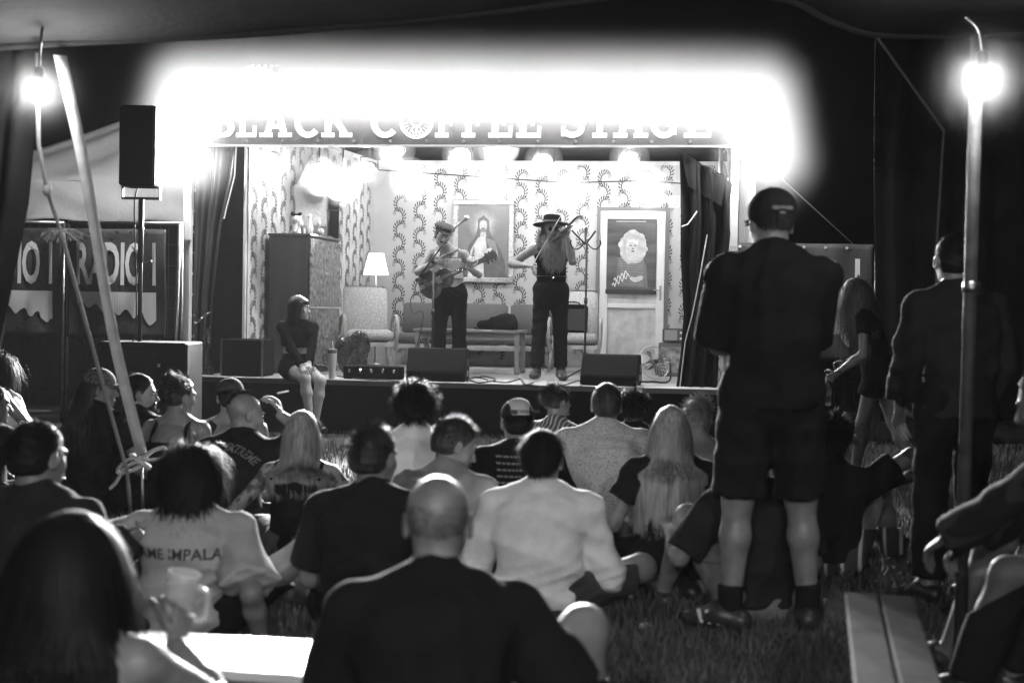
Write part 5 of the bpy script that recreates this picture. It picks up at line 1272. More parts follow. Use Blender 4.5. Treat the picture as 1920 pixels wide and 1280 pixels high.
rb0, rb1 = y_at(1372, 600, 14.85), y_at(1634, 600, 14.7)
radio_banner('dark fence banner right of the stage half hidden by the standing man', rb0, rb1, z0, z1)
m = MB(); a, b = y_at(1478, 457, 14.7), y_at(1636, 461, 14.6); m.tube([a, b], .015, 6); m.build('banner_rail', STEEL, [o for o in col.objects if o.name.startswith('fence_banner')][-1]) if False else None
# pale pole leaning by the fence
t = thing('scaffold_pole', 'slim pale pole leaning beside the left timber post', 'pole', y_at(325, 640, 14.9)*1.0); t.location.z = 0
pB = y_at(325, 640, 14.9); pT = y_at(338, 420, 14.9); m = MB(); m.tube([(0, 0, 0), (pT.x-pB.x, 0, pT.z)], .022, 8); m.build('tube', STEEL, t, True)
# PA: subwoofer and loudspeaker on a pole
YS = 12.4
s0 = y_at(182, 640, YS); s1 = y_at(352, 640, YS)
t = thing('subwoofer', 'large black subwoofer box carrying the speaker pole', 'subwoofer', ((s0.x+s1.x)/2, YS+.3, 0)); wd = s1.x-s0.x; ht = s0.z
m = MB(); m.bbox((0, 0, ht/2), (wd, .62, ht), .015); m.build('cabinet', BLKTEX, t)
m = MB(); m.bbox((-wd*.14, -.315, ht/2), (wd*.62, .02, ht-.12), .005); m.build('grille', GRILLE, t)
m = MB(); m.bbox((wd*.33, -.313, ht*.66), (.10, .012, .16), .004); m.box((wd*.33, -.33, ht*.66), (.02, .03, .12)); m.build('handle', M('handle_dark_metal', .25, .4, metal=.8), t)
for k in range(4):
    m = MB(); m.box((wd*.19, -.318, ht*(.2+.2*k)), (.02, .012, .03)); m.build('screw_plate', M('handle_dark_metal', .25), t)
xb = y_at(262, 600, YS+.25).x; zsp0, zsp1 = y_at(263, 347, YS).z, y_at(263, 195, YS).z
t = thing('loudspeaker', 'black column loudspeaker on a pole above the subwoofer', 'loudspeaker', (xb, YS+.25, ht+.002)); w_ = y_at(297, 300, YS).x-y_at(229, 300, YS).x
z0, z1 = zsp0-ht, zsp1-ht
m = MB(); m.bbox((0, 0, (z0+z1)/2), (w_, .34, z1-z0), .015); c = m.build('cabinet', BLKTEX, t)
m = MB(); m.bbox((0, -.172, (z0+z1)/2), (w_-.03, .012, z1-z0-.04), .004); m.build('grille', GRILLE, t)
m = MB(); m.tube([(0, 0, 0), (0, 0, z0-.1)], .019, 10); m.tube([(0, 0, (z0-.1)*.55), (0, 0, z0-.1)], .024, 10); m.build('pole', BLK, t, True)
m = MB(); m.box((0, 0, z0-.10), (w_+.01, .06, .02))
for s in (-1, 1): m.box((s*(w_/2+.006), 0, z0-.05), (.012, .05, .12))
m.build('yoke_bracket', BLK, t)
m = MB(); m.tube([(-.02, 0, (z0-.1)*.55), (.08, 0, (z0-.1)*.55+.01)], .008, 6); m.sph((.09, 0, (z0-.1)*.55+.01), .016, 6); m.build('clamp_knob', M('handle_dark_metal', .25), t, True)
m = MB(); m.tube(smooth_pts([(-.03, .1, z0+.05), (-.06, .0, z0-.15), (-.035, 0, .5), (-.05, 0, .01), (-.2, -.05, .012)]), .007, 6); m.build('lead', M('cable_rubber', .02), t, True)

# ================================================================== AUDIENCE TENT
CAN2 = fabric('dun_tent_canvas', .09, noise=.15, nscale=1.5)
YE = 6.7
E = [(-80, 95), (100, 82), (300, 72), (520, 60), (930, 22), (1200, -10), (1450, -6), (1560, 40), (1640, 64), (1780, 66), (2000, 60)]
t = thing('tent_canopy', 'pale canvas canopy over the camera with scalloped front edge', 'tent', (0, 0, 0))
P = [y_at(x, y, YE) for x, y in E]; sp = smooth_pts([tuple(p) for p in P], 5); nE = len(sp); nv = 24; V = []
for j in range(nv+1):
    q = j/nv
    for i, p in enumerate(sp):
        X = p[0]*(1+.1*q); Yy = YE-q*8.5; hump = .75*math.sin(math.pi*min(1, q*.9))*(.35+.65*math.cos(min(1.4, abs(X)/3)))
        V.append((X, Yy, p[2]+hump+.25*q+.008*math.sin(X*5+Yy*2)))
F = [(j*nE+i, j*nE+i+1, (j+1)*nE+i+1, (j+1)*nE+i) for j in range(nv) for i in range(nE-1)]
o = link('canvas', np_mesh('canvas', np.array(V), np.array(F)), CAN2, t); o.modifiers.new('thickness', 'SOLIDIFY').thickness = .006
m = MB(); m.tube(sp, .018, 8); m.build('edge_rope', fabric('edge_rope_cotton', .03), t, True)
DCL = fabric('dark_tent_cloth', .02, noise=.3, nscale=3)
def sheet(parent, name, left, right, Y, mat, pleats=3, amp=.04, nz=30, nu=40, th=.008):
    V = []; Lp = [y_at(x, y, Y) for x, y in left]; Rp = [y_at(x, y, Y) for x, y in right]
    for j in range(nz+1):
        q = j/nz*(len(Lp)-1); k = min(int(q), len(Lp)-2); f = q-k; a = Lp[k].lerp(Lp[k+1], f)
        q = j/nz*(len(Rp)-1); k = min(int(q), len(Rp)-2); f = q-k; b = Rp[k].lerp(Rp[k+1], f)
        for i in range(nu+1):
            s = i/nu; p = a.lerp(b, s); V.append((p.x, p.y+amp*math.sin(s*pleats*6.28+1.2*math.sin(j/nz*3)), max(p.z, .0)))
    F = [(j*(nu+1)+i, j*(nu+1)+i+1, (j+1)*(nu+1)+i+1, (j+1)*(nu+1)+i) for j in range(nz) for i in range(nu)]
    o = link(name, np_mesh(name, np.array(V), np.array(F)), mat, parent); o.modifiers.new('thickness', 'SOLIDIFY').thickness = th; return o
t = thing('tent_wall_or_night_standin', 'dark tent side cloth gathered at the left edge of the picture', 'tent wall', (0, 0, 0))
sheet(t, 'cloth', [(-140, 60), (-140, 400), (-140, 700)], [(70, 96), (60, 250), (48, 380), (12, 560), (-12, 700)], 6.9, DCL)
t = thing('tent_wall_or_night_standin', 'dark cloth standing in for the unlit night behind the lamp pole', 'tent wall', (0, 0, 0))
sheet(t, 'cloth', [(1641, 60), (1641, 300), (1645, 600), (1650, 790)], [(2020, 60), (2020, 300), (2020, 600), (2020, 790)], 13.0, DCL, 5, .06)  # added dark sheet where the right side is only unlit
LAMP = m_emit('tent_lamp_glow', 260.0)
LAMP_FILL = m_emit('fill_bulb_glow', 5400.0)  # glow of the added bulbs that light people's backs
def tent_or_fill_lamp(label, p, hook, LAMP=LAMP):
    t = thing('tent_or_fill_lamp', label, 'lamp', p); m = MB(); m.sph((0, 0, 0), .045, 8); m.build('bulb', LAMP, t, True)
    m = MB(); m.lathe([(.02, .04), (.024, .05), (.024, .10), (.01, .11)], 12); m.build('socket', BLK, t, True)
    m = MB(); h = Vector(hook)-Vector(p); m.tube(smooth_pts([(0, 0, .11), (h.x*.3, h.y*.3, .11+(h.z-.11)*.6), tuple(h)]), .006, 6); m.build('cord', BLK, t, True); return t
pl = y_at(73, 170, 6.5); tent_or_fill_lamp('bright bare bulb hanging at the left tent corner', pl, pl+Vector((.0, .1, .38)))
YP = 5.3
pr_ = y_at(1842, 152, YP-.12); tent_or_fill_lamp('bright bare bulb at the top of the right tent pole', pr_, pr_+Vector((-.03, .1, .25)))
t = thing('tent_pole', 'grey tent pole under the right lamp', 'pole', (y_at(1812, 900, YP).x, YP, 0)); a = Vector((y_at(1800, 1180, YP).x, YP, 0)); b = y_at(1833, 66, YP)
m = MB(); m.tube([Vector((0, 0, 0))+(a-t.location), b-t.location], .024, 12); m.build('tube', M('painted_pole', .05, .6, noise=.3, nscale=20, spec=.15), t, True)
m = MB(); m.lathe([(.026, 0), (.032, .0), (.032, .04), (.026, .04)], 12, (b-t.location)*.6); m.build('joint_collar', STEEL, t, True)
# two added fill bulbs, out of view over and behind the camera
for i, (x, y, z, lab) in enumerate(((-.9, -1.6, 2.75, 'added fill bulb behind the viewer to the left'), (1.1, -2.0, 2.75, 'added fill bulb behind the viewer to the right'))):
    tent_or_fill_lamp(lab, Vector((x, y, z)), Vector((x, y, z+.55)), LAMP_FILL)
# webbing strap, rope and guy lines
WEB = fabric('pale_webbing', .5, rough=.7)
a = y_at(112, 104, 6.65); b = y_at(266, 862, 7.6); t = thing('webbing_strap', 'pale webbing strap running from the left tent corner down to its knot', 'strap', a)
m = MB(); n = 14; d = b-a; pts = [(d*(k/n))+Vector((.012*math.sin(k*.5), 0, -.03*math.sin(math.pi*k/n))) for k in range(n+1)]
V = []
for k, p in enumerate(pts): w_ = .030*(1-.0*k); tw = .5+.25*math.sin(k*.25); V += [p+Vector((-w_*math.cos(tw), -w_*math.sin(tw), 0)), p+Vector((w_*math.cos(tw), w_*math.sin(tw), 0))]
m.add(V, [(2*k, 2*k+1, 2*k+3, 2*k+2) for k in range(n)]); o = m.build('webbing', WEB, t, True); o.modifiers.new('thickness', 'SOLIDIFY').thickness = .004
stake = Vector((b.x+.03, b.y+.1, 0)); m = MB(); m.tube([d, d+Vector((.0, .03, -.25)), stake-a], .008, 6); m.tube([stake-a+Vector((.02, 0, .18)), stake-a], .012, 6); m.build('stake_loop', STEEL, t, True)
m = MB()
for pts in ([(-.02, 0, -.02), (.06, -.03, .05), (.13, -.03, .07), (.12, -.04, .02), (.04, -.03, .0)], [(0, 0, 0), (-.08, -.03, -.04), (-.13, -.03, -.12), (-.16, -.03, -.15)], [(.02, 0, .02), (-.07, -.04, .0), (-.12, -.04, -.06), (-.06, -.03, -.06), (.02, 0, -.02)], [(-.05, -.02, .03), (.0, -.045, .0), (.05, -.02, -.04)]):
    m.tube([d+Vector(p) for p in smooth_pts(pts, 5)], .026, 8, flat=.35)
m.build('knot', WEB, t, True)
a = y_at(70, 100, 6.6); b = y_at(238, 884, 7.4); t = thing('rope', 'thin rope hanging beside the webbing strap', 'rope', a); d = b-a
m = MB(); k1 = y_at(72, 270, 6.7)-a; k2 = y_at(88, 355, 6.8)-a; m.tube([Vector((0, 0, 0)), k1, k2, y_at(112, 430, 6.9)-a, d, Vector((d.x+.03, d.y+.05, -a.z+.01))], .010, 7); m.build('cord', fabric('hemp_rope', .22), t, True)
m = MB(); m.sph(k2, .022, 8, (1, 1, 1.6)); m.build('knot', fabric('hemp_rope', .22), t, True)
m = MB(); rg = random.Random(3); c = y_at(114, 430, 6.9)-a
for k in range(46):
    an_ = rg.random()*6.28; r = .06+.08*rg.random(); m.tube([c, c+Vector((math.cos(an_)*r*.6, rg.uniform(-.03, .03), math.sin(an_)*r*.16-.01)), c+Vector((math.cos(an_)*r*1.1, rg.uniform(-.04, .04), math.sin(an_)*r*.2-.04))], .003, 4)
m.build('frayed_tuft', fabric('hemp_rope', .22), t)
a = y_at(1462, 332, 14.6); b = y_at(1602, 460, 14.7); t = thing('guy_line', 'thin guy line slanting from the stage to the right fence', 'guy line', a); m = MB(); m.tube([(0, 0, 0), tuple(b-a)], .006, 5); m.build('cord', fabric('guy_cord', .08), t)
a = y_at(1645, 70, 6.7); b = y_at(1770, 245, 6.9); t = thing('guy_line', 'faint guy line under the right tent edge', 'guy line', a); m = MB(); m.tube([(0, 0, 0), tuple(b-a), tuple(y_at(1755, 480, 7.0)-a), (b.x-a.x, 0, -a.z)], .006, 5); m.build('cord', fabric('guy_cord', .08), t)

# benches
GLB = M('varnished_bench', .5, .28, noise=.12, nscale=4, coat=.8, stretch=(.2, 2, 1))
def bench(label, c, L, W, H, rz, mat):
    t = thing('bench', label, 'bench', (c[0], c[1], 0), rz)
    for sd in (-1, 1):
        m = MB(); m.bbox((0, sd*W/4, H-.015), (L-.01*(sd > 0), W/2-.006, .03), .006); m.build('board', mat, t)
    for sx in (-.36, .36):
        m = MB(); m.bbox((sx*L, 0, H-.045), (.06, W-.03, .028), .004); m.build('batten', mat, t)
    for s in (-1, 1):
        m = MB(); m.tube([(s*(L/2-.3), -W/2+.03, 0), (s*(L/2-.3), -W/2+.05, H-.03)], .014, 6); m.tube([(s*(L/2-.3), W/2-.03, 0), (s*(L/2-.3), W/2-.05, H-.03)], .014, 6); m.tube([(s*(L/2-.3), -W/2+.04, .12), (s*(L/2-.3), W/2-.04, .12)], .012, 6); m.build('leg', STEEL, t, True)
    return t
zb_ = .40; pA = g_at(420, 1190, zb_); pB = g_at(600, 1200, zb_)
bench('glossy pale bench top shining at the bottom left', ((pA.x+pB.x)/2-.1, pA.y-.19, 0), 1.5, .38, zb_, math.atan2(pB.y-pA.y, pB.x-pA.x), GLB)
pA = g_at(1628, 1072, .44); pB = g_at(1672, 1290, .44); aa = math.atan2(pB.y-pA.y, pB.x-pA.x)
bench('pale wooden bench running towards the viewer at the right', (pA.x+.02+(pB.x-pA.x)*.75, pA.y+(pB.y-pA.y)*.75, 0), 1.6, .22, .44, aa, M('bench_wood', .055, .85, spec=.08, noise=.5, nscale=5, bump=.2, bscale=30))

# ================================================================== CROWD
HR_SHORT = dict(n=3000, length=.019, steps=3, lift=.5, grav=.10, comb=(0, -.2, 0), wid=.0017)
def bun(q, mat, at=(0, -.08, .09), r=.05, name='bun'):
    c = q.H+q.Rm @ A(*at); V, F = surf([ell(c, (r, r*.9, r*.85))], .006, wr=.008, wf=40, seed=2)
    gg = np.random.default_rng(5); n = 420; d = gg.normal(size=(n, 3)); d /= np.linalg.norm(d, axis=1)[:, None]; t_ = np.cross(d, gg.normal(size=(n, 3))); t_ /= np.linalg.norm(t_, axis=1)[:, None]
    p = c+d*r*.95; w = np.cross(d, t_)*.0014; a = p-t_*.02; b = p+t_*.03+d*(.004+.02*gg.random((n, 1))**3)
    Vs = np.stack([a-w, a+w, b+w*.3, b-w*.3], 1).reshape(-1, 3); Vj, Fj = join([(V, F), (Vs, (np.arange(n)*4)[:, None]+np.arange(4))]); return link(name, np_mesh(name, Vj, Fj), mat, q.root)
def m_dots(name, v, dot, scale):
    m = M(name, v, .85, spec=.2); nt = m.node_tree; b = nt.nodes['Principled BSDF']; tc = nt.nodes.new('ShaderNodeTexCoord'); vo = nt.nodes.new('ShaderNodeTexVoronoi'); vo.inputs['Scale'].default_value = scale; vo.inputs['Randomness'].default_value = .7
    nt.links.new(tc.outputs['Object'], vo.inputs['Vector']); r = nt.nodes.new('ShaderNodeMapRange'); r.inputs[1].default_value = .26; r.inputs[2].default_value = .34; r.inputs[3].default_value = dot; r.inputs[4].default_value = v
    nt.links.new(vo.outputs['Distance'], r.inputs[0]); nt.links.new(r.outputs[0], b.inputs['Base Color']); return m
def m_stripes(name, v0, v1, scale, axis=2, frac=.25):
    m = M(name, v0, .85, spec=.2); nt = m.node_tree; b = nt.nodes['Principled BSDF']; tc = nt.nodes.new('ShaderNodeTexCoord'); sp_ = nt.nodes.new('ShaderNodeSeparateXYZ'); nt.links.new(tc.outputs['Object'], sp_.inputs[0])
    mu = nt.nodes.new('ShaderNodeMath'); mu.operation = 'MULTIPLY'; mu.inputs[1].default_value = scale; nt.links.new(sp_.outputs[axis], mu.inputs[0])
    fr_ = nt.nodes.new('ShaderNodeMath'); fr_.operation = 'FRACT'; nt.links.new(mu.outputs[0], fr_.inputs[0]); r = nt.nodes.new('ShaderNodeMapRange'); r.inputs[1].default_value = frac-.03; r.inputs[2].default_value = frac+.03; r.inputs[3].default_value = v1; r.inputs[4].default_value = v0
    nt.links.new(fr_.outputs[0], r.inputs[0]); nt.links.new(r.outputs[0], b.inputs['Base Color']); return m
def m_tattoo(name, v):
    m = M(name, v, .5); nt = m.node_tree; b = nt.nodes['Principled BSDF']; tc = nt.nodes.new('ShaderNodeTexCoord'); n = nt.nodes.new('ShaderNodeTexNoise'); n.inputs['Scale'].default_value = 22; n.inputs['Detail'].default_value = 5; nt.links.new(tc.outputs['Object'], n.inputs['Vector'])
    r = nt.nodes.new('ShaderNodeMapRange'); r.inputs[1].default_value = .5; r.inputs[2].default_value = .56; r.inputs[3].default_value = v; r.inputs[4].default_value = .07; nt.links.new(n.outputs['Fac'], r.inputs[0]); nt.links.new(r.outputs[0], b.inputs['Base Color']); return m
INKW = M('shirt_print_pale', .22, .8); INKD = M('shirt_print_dark', .09, .8)
def back_print(q, txt, z, size, mat, bold=.0, arch=0.0, sx=1.0):
    me = text_mesh(txt, size, bold, .0004, sx)
    if arch:
        for v in me.vertices: a_ = v.co.x/arch; rr = arch+v.co.y; v.co = Vector((math.sin(a_)*rr, math.cos(a_)*rr-arch, v.co.z))
    c = q.ch+A(0, -.4, z); wrap_text(q, me, mat, c, q.sx, (0, 0, 1), (0, 1, 0), q.shirt)

# --- far left
q = person('person in white vest lounging at the far left edge', top=(10, 666), face=-62, h=.98, Pv=(0, 0, .12), Nk=(.0, -.28, .55), bend=-.02, hd=(30, -28, 10), hl=(-.30, -.42, .02), hr=(.28, .22, .04), el=(-.4, -.9, .4), er=(.5, -.2, .4), fl=(-.15, .75, .06), fr=(.2, .72, .06), kl=(-.1, .4, 1.2), kr=(.2, .4, 1.2), seed=41, s=250, res=.011)
tank(q, WHITE, low=.11, strap=.03, name='vest'); bottoms(q, BLACK, .75, loose=.03, name='shorts'); shoes(q)
hair_obj(q, HAIR_D, sets=[dict(n=2200, length=.22, steps=6, grav=.4, lift=.3, wid=.003, lvar=.3)])
ax = nrm(q.N-q.P); m = MB(); m.bbox(q.P+A(.06, -.125, .03), (.24, .03, .10), .012); wbag = m.build('waist_bag', BLACK, q.root)
m = MB(); pts = smooth_pts([(-.04, 0, .02), (-.035, 0, -.012), (0, 0, -.012), (.06, 0, .03)], 4); m.tube([A(*p)+q.P+A(.06, -.146, .035) for p in pts], [.002]+[.012]*(len(pts)-2)+[.002], 6, flat=.3); m.build('logo', M('logo_white', .75, .6), wbag)
q = person('dark clothed person cropped by the left edge of the picture', top=(-14, 722), face=-25, h=1.0, hd=(-40, -5, 0), seed=42, s=300); tshirt(q, BLACK, 1.9); bottoms(q, BLACK); shoes(q); hair_obj(q, HAIR_D, sets=[HR_SHORT])
# --- left group
q = person('long haired person in a cap with visor turned right, second row left', top=(186, 694), face=-25, h=.97, fem=True, hd=(-58, -4, 0), seed=43, s=300, hr=(.2, .36, .3)); tshirt(q, BLACK); bottoms(q, BLACK); shoes(q)
hair_obj(q, HAIR_B, sets=[dict(n=2800, length=.36, steps=8, grav=.45, lift=.3, comb=(0, -.35, 0), wid=.003, jitter=.15, back=back_of(q), curl=.005, cfreq=40, region='sides')]); cap(q, fabric('grey_patterned_cap', .10, noise=.8, nscale=60)); face_bits(q)
q = person('man with short dark hair and beard in profile beside the strap', top=(262, 703), face=-30, h=.98, hd=(-52, -4, 0), seed=44, s=295, w=1.05, hr=(.25, .35, .35), fr=(.22, .5, .06), kr=(.3, .5, 1.2)); tshirt(q, BLACK); bottoms(q, BLACK, .8, name='shorts'); shoes(q); face_bits(q)
hair_obj(q, HAIR_D, sets=[HR_SHORT]); soft('beard', xf([ell((0, .055, -.085), (.052, .05, .04), k=.02), ell((0, .09, -.055), (.035, .018, .012), k=.01)], q.Rm, q.H), .006, HAIR_D, q.root, wr=.003, wf=50)
q = person('person with hair pinned up, hoop earring and bare shoulders', top=(338, 706), face=-12, h=.95, fem=True, hd=(-35, -6, 6), seed=45, s=315, w=1.05, hl=(-.2, .3, .25)); tank(q, BLACK, low=.14, strap=.014); bottoms(q, BLACK); shoes(q)
hair_obj(q, HAIR_B, sets=[dict(n=1500, length=.06, steps=4, lift=.2, grav=0, comb=(0, -.7, .4), wid=.0022)]); bun(q, HAIR_B, (0, -.075, .10), .042)
m = MB(); c = q.H+q.Rm @ A(.088, .0, -.07); m.tube([c+q.Rm @ A(0, math.cos(R(20*k))*.03, math.sin(R(20*k))*.03) for k in range(19)], .0025, 5); m.build('earring', M('silver', .7), q.root, True)
q = person('pale necked person in a dark peaked hat behind the printed shirt', top=(432, 712), face=10, h=.93, hd=(5, -6, 0), seed=46, s=300, w=1.05); tank(q, CHAR, low=.12, strap=.03); bottoms(q, BLACK); shoes(q); hair_obj(q, HAIR_D, sets=[dict(HR_SHORT, region='sides')]); cap(q, fabric('dark_cap', .05, noise=.3), brim=True)
q = person('shaven headed man in black printed shirt raising a cigarette', top=(464, 737), face=-24, h=1.0, Nk=(.0, .08, .62), hd=(-34, -12, 0), seed=47, s=330, w=1.12, hr=(.10, .32, .70), er=(.6, .35, .45), curl=(.5, .9), palm=((.3, .2, -1), (-.8, -.4, 0)), hdir=(None, (-.3, .1, .9)), res=.011); tshirt(q, BLACK, .7, name='shirt'); bottoms(q, BLACK); shoes(q); face_bits(q)
hair_obj(q, HAIR_B, base=False, sets=[dict(n=1100, length=.018, steps=2, lift=.9, grav=0, comb=(0, -.2, 0), region='top', wid=.0018), dict(n=1500, length=.004, steps=1, lift=1, grav=0, wid=.001)])
back_print(q, 'OBSCENE EXTREME', .10, .052, INKW, .0015, arch=.26, sx=.95)
for k, (tx, sz_) in enumerate((('- 23 -', .05), ('MMXXIII', .03), ('* * *', .05))): back_print(q, tx, .03-.06*k, sz_, INKW)
c = thing('cigarette', 'lit cigarette between the fingers of the shaven headed man', 'cigarette', q.world(q.WR+q.dR*.10+A(-.02, .03, .03)), q.rz); m = MB(); m.tube([(0, 0, 0), (.03, .07, .01)], .004, 6); m.build('paper', M('cigarette_paper', .8, .7), c)
# --- middle row
TATS = m_tattoo('tattooed_skin', .30)
q = person('blonde person with half tied hair, black vest and tattooed arms', top=(566, 772), face=-4, h=.96, fem=True, hd=(-4, 2, 0), seed=48, s=365, w=1.02, hl=(-.29, .02, .05), hr=(.24, .26, .20), el=(-.6, -.2, .3), er=(.6, 0, .2), skin=TATS, res=.011); tank(q, BLACK, low=.07, strap=.03, name='vest'); bottoms(q, DENIM, 1.9); shoes(q)
hair_obj(q, HAIR_L, sets=[dict(n=4200, length=.28, steps=9, grav=.6, lift=.10, comb=(0, -.4, 0), wid=.0024, jitter=.09, back=back_of(q, .17, .13), lvar=.2)])
q = person('mop haired person in a plain white T-shirt near the stage', top=(780, 722), face=4, h=1.0, hd=(-8, -8, 0), seed=49, s=350, w=1.04, res=.011); tshirt(q, WHITE); bottoms(q, KHAKI); shoes(q)
hair_obj(q, HAIR_D, sets=[dict(n=2600, length=.075, steps=6, lift=.6, grav=.22, comb=(0, -.2, 0), curl=.008, cfreq=90, wid=.0026)])
q = person('man with short dark hair in a black shirt, left of the bald man', top=(702, 800), face=-10, h=1.0, hd=(-20, -6, 0), seed=50, s=480, w=1.04, hl=(-.2, .32, .2), el=(-.4, -.2, .1), er=(.4, -.2, .1), res=.010); tshirt(q, NAVY, .8); bottoms(q, BLACK, .7, name='shorts'); shoes(q); hair_obj(q, HAIR_B, sets=[HR_SHORT, dict(n=900, length=.035, steps=3, lift=.5, grav=.05, comb=(0, .2, .2), region='top', wid=.002)])
q = person('bearded man in grey raglan shirt looking down to the right', top=(866, 788), face=-30, h=1.0, hd=(-42, -22, 0), hoff=(.01, .06, .135), seed=51, s=400, w=1.1, res=.010); tshirt(q, fabric('mid_grey_shirt', .24), .7); bottoms(q, DENIM); shoes(q); face_bits(q)
hair_obj(q, HAIR_B, sets=[HR_SHORT, dict(n=900, length=.035, steps=3, lift=.4, grav=.05, comb=(0, .1, .3), region='top', wid=.002)]); soft('beard', xf([ell((0, .055, -.085), (.052, .048, .036), k=.02), ell((0, .092, -.055), (.032, .016, .01), k=.01)], q.Rm, q.H), .006, HAIR_B, q.root, wr=.003, wf=50)
soft('stripe', [limb(q.SL+A(-.02, -.0, -.02), q.SL*.4+q.N*.6+A(0, -.03, .0), .012)], .006, CHAR, q.shirt)
q = person('person in a reversed pale fronted cap and black tour shirt', top=(970, 752), face=8, h=.97, hd=(4, -4, 0), seed=52, s=350, w=1.05, res=.010); tshirt(q, BLACK); bottoms(q, BLACK); shoes(q); hair_obj(q, HAIR_D, sets=[dict(HR_SHORT, region='sides')]); PANW = fabric('cap_panel_white', .68, noise=.05)
cp = cap(q, CHAR, back=True, panel=PANW, brim=False)
Rb = q.Rm; me = text_mesh('JE COPAINS', .026, .0006, .0004, .9); fpn = [o for o in cp.children if o.name.startswith('front_panel')][0]
dv = Rb @ A(0, 1, 0); wrap_text(q, me, INKD, q.H+Rb @ A(0, -.3, .065), Rb @ A(1, 0, 0), Rb @ A(0, 0, 1), dv, fpn, off=.003)
m = MB(); bv = BVHTree.FromPolygons([v.co[:] for v in q.shirt.data.vertices], [p.vertices[:] for p in q.shirt.data.polygons]); rg = random.Random(2)
for r_ in range(11):
    z = q.ch[2]+.10-.034*r_; x = -.13; xe = .13 if r_ < 1 else -.02+.05*rg.random()
    while x < xe:
        w_ = .012+.02*rg.random(); V = []
        for dx, dz in ((0, 0), (w_, 0), (w_, .010), (0, .010)):
            h_ = bv.ray_cast(Vector((x+dx, -1, z+dz)), Vector((0, 1, 0))); V.append((h_[0]+Vector((0, -.004, 0))) if h_[0] else Vector((x+dx, -.1, z+dz)))
        m.add(V, [(0, 1, 2, 3)]); x += w_+.006
tag(m.build('tour_print', INKW, q.shirt), kind='stuff')
q = person('person with a loose top knot in a striped shirt bending right', top=(1052, 730), face=-35, h=.86, fem=True, Nk=(.06, .16, .56), hd=(-30, -25, -10), seed=53, s=300); tshirt(q, m_stripes('striped_cotton', .10, .5, 28, 0, .35)); bottoms(q, BLACK); shoes(q); hair_obj(q, HAIR_B, sets=[dict(n=1500, length=.07, steps=4, lift=.25, grav=0, comb=(0, -.7, .4), wid=.0024)]); bun(q, HAIR_B, (-.02, -.09, .09), .05)
DOTS = m_dots('dotted_shirt_cotton', .55, .22, 75)
q = person('man with cropped hair in a pale dotted shirt', top=(1138, 720), face=6, h=1.0, hd=(-6, -5, 0), hoff=(.02, .04, .14), seed=54, s=335, w=1.12, hl=(-.1, .3, .15), hr=(.16, .28, .18), er=(.7, .0, .2), res=.010); tshirt(q, DOTS, .85, loose=.025); bottoms(q, KHAKI); shoes(q); hair_obj(q, HAIR_B, base=True, sets=[dict(HR_SHORT, length=.016, n=3000, wid=.0013)])
q = person('dark curly haired person in black behind the dotted shirt', top=(1188, 734), face=-5, h=.90, hd=(-15, -4, 0), seed=55, s=295, w=1.0); tshirt(q, BLACK); bottoms(q, BLACK); shoes(q); hair_obj(q, HAIR_D, sets=[dict(n=2200, length=.06, steps=5, lift=.7, grav=.15, curl=.008, cfreq=100, wid=.0026)])
q = person('person with long straight blonde hair down a black top', top=(1258, 763), face=2, h=.98, fem=True, hd=(0, -3, 0), seed=56, s=380, w=1.06, res=.011); tshirt(q, BLACK, .5); bottoms(q, BLACK); shoes(q)
hair_obj(q, HAIR_L, sets=[dict(n=6500, length=.47, steps=11, grav=.6, lift=.12, comb=(0, -.25, 0), wid=.0024, jitter=.05, back=back_of(q, .17, .15), lvar=.10)])
q = person('person with clipped fair hair in a black strappy top by the curtain', top=(1312, 748), face=-8, h=.95, fem=True, hd=(-18, -4, 0), seed=57, s=305); tank(q, BLACK, low=.20, strap=.010, hem=.22); bottoms(q, BLACK); shoes(q); hair_obj(q, HAIR_L, sets=[dict(n=1600, length=.06, steps=4, lift=.2, grav=0, comb=(0, -.7, .2), wid=.0022)]); bun(q, HAIR_L, (0, -.10, .03), .04)
m = MB(); c = q.H+q.Rm @ A(0, -.13, .04); m.tube([c+A(-.05, 0, .0), c+A(.05, 0, .015)], .008, 6); m.build('hair_clip', BLK, q.root, True)
# --- near rows
KNIT = M('white_knit', .80, .9, noise=.08, nscale=20, bump=.35, bscale=90, spec=.2)
q = person('person in a white knitted jumper and dark shorts, hair tied low', top=(1018, 808), face=-6, h=1.04, fem=False, hd=(-8, -6, 0), seed=58, s=430, w=1.06, hl=(-.2, .30, .22), hr=(.18, .30, .2), el=(-.4, -.2, .1), er=(.42, -.2, .1), fl=(.15, .36, .06), fr=(.05, .42, .06), res=.009, sw=1.0); tshirt(q, KNIT, 1.85, e=.028, loose=.014, name='jumper', hem=.03, wr=.014, wf=8); bottoms(q, fabric('dark_twill', .06), .80, e=.016, name='shorts'); shoes(q)
hair_obj(q, HAIR_D, sets=[dict(n=3200, length=.06, steps=5, lift=.2, grav=.2, comb=(0, -.6, -.1), wid=.0016, jitter=.2)]); 
q = person('person with fluffy dark hair in a grey printed T-shirt leaning on one arm', top=(358, 836), face=-8, h=1.0, Pv=(-.02, 0, .11), Nk=(.0, -.03, .61), hd=(-10, -4, -6), seed=59, s=480, w=1.06, hr=(.30, -.06, .04), er=(.5, -.8, .4), hl=(-.25, .28, .42), el=(-.6, .1, .2), fl=(.42, .60, .06), fr=(.55, .42, .06), kl=(.1, .6, 1.0), kr=(.9, .5, .5), palm=((.3, .2, -1), (0, 0, -1)), hdir=(None, (.3, -.5, -.1)), curl=(.6, .15), res=.009); tshirt(q, fabric('heather_grey', .40), .85, e=.024, loose=.035, wr=.020, wf=6, hem=-.02); bottoms(q, BLACK, 1.2); shoes(q, M('white_shoe', .6, .5))
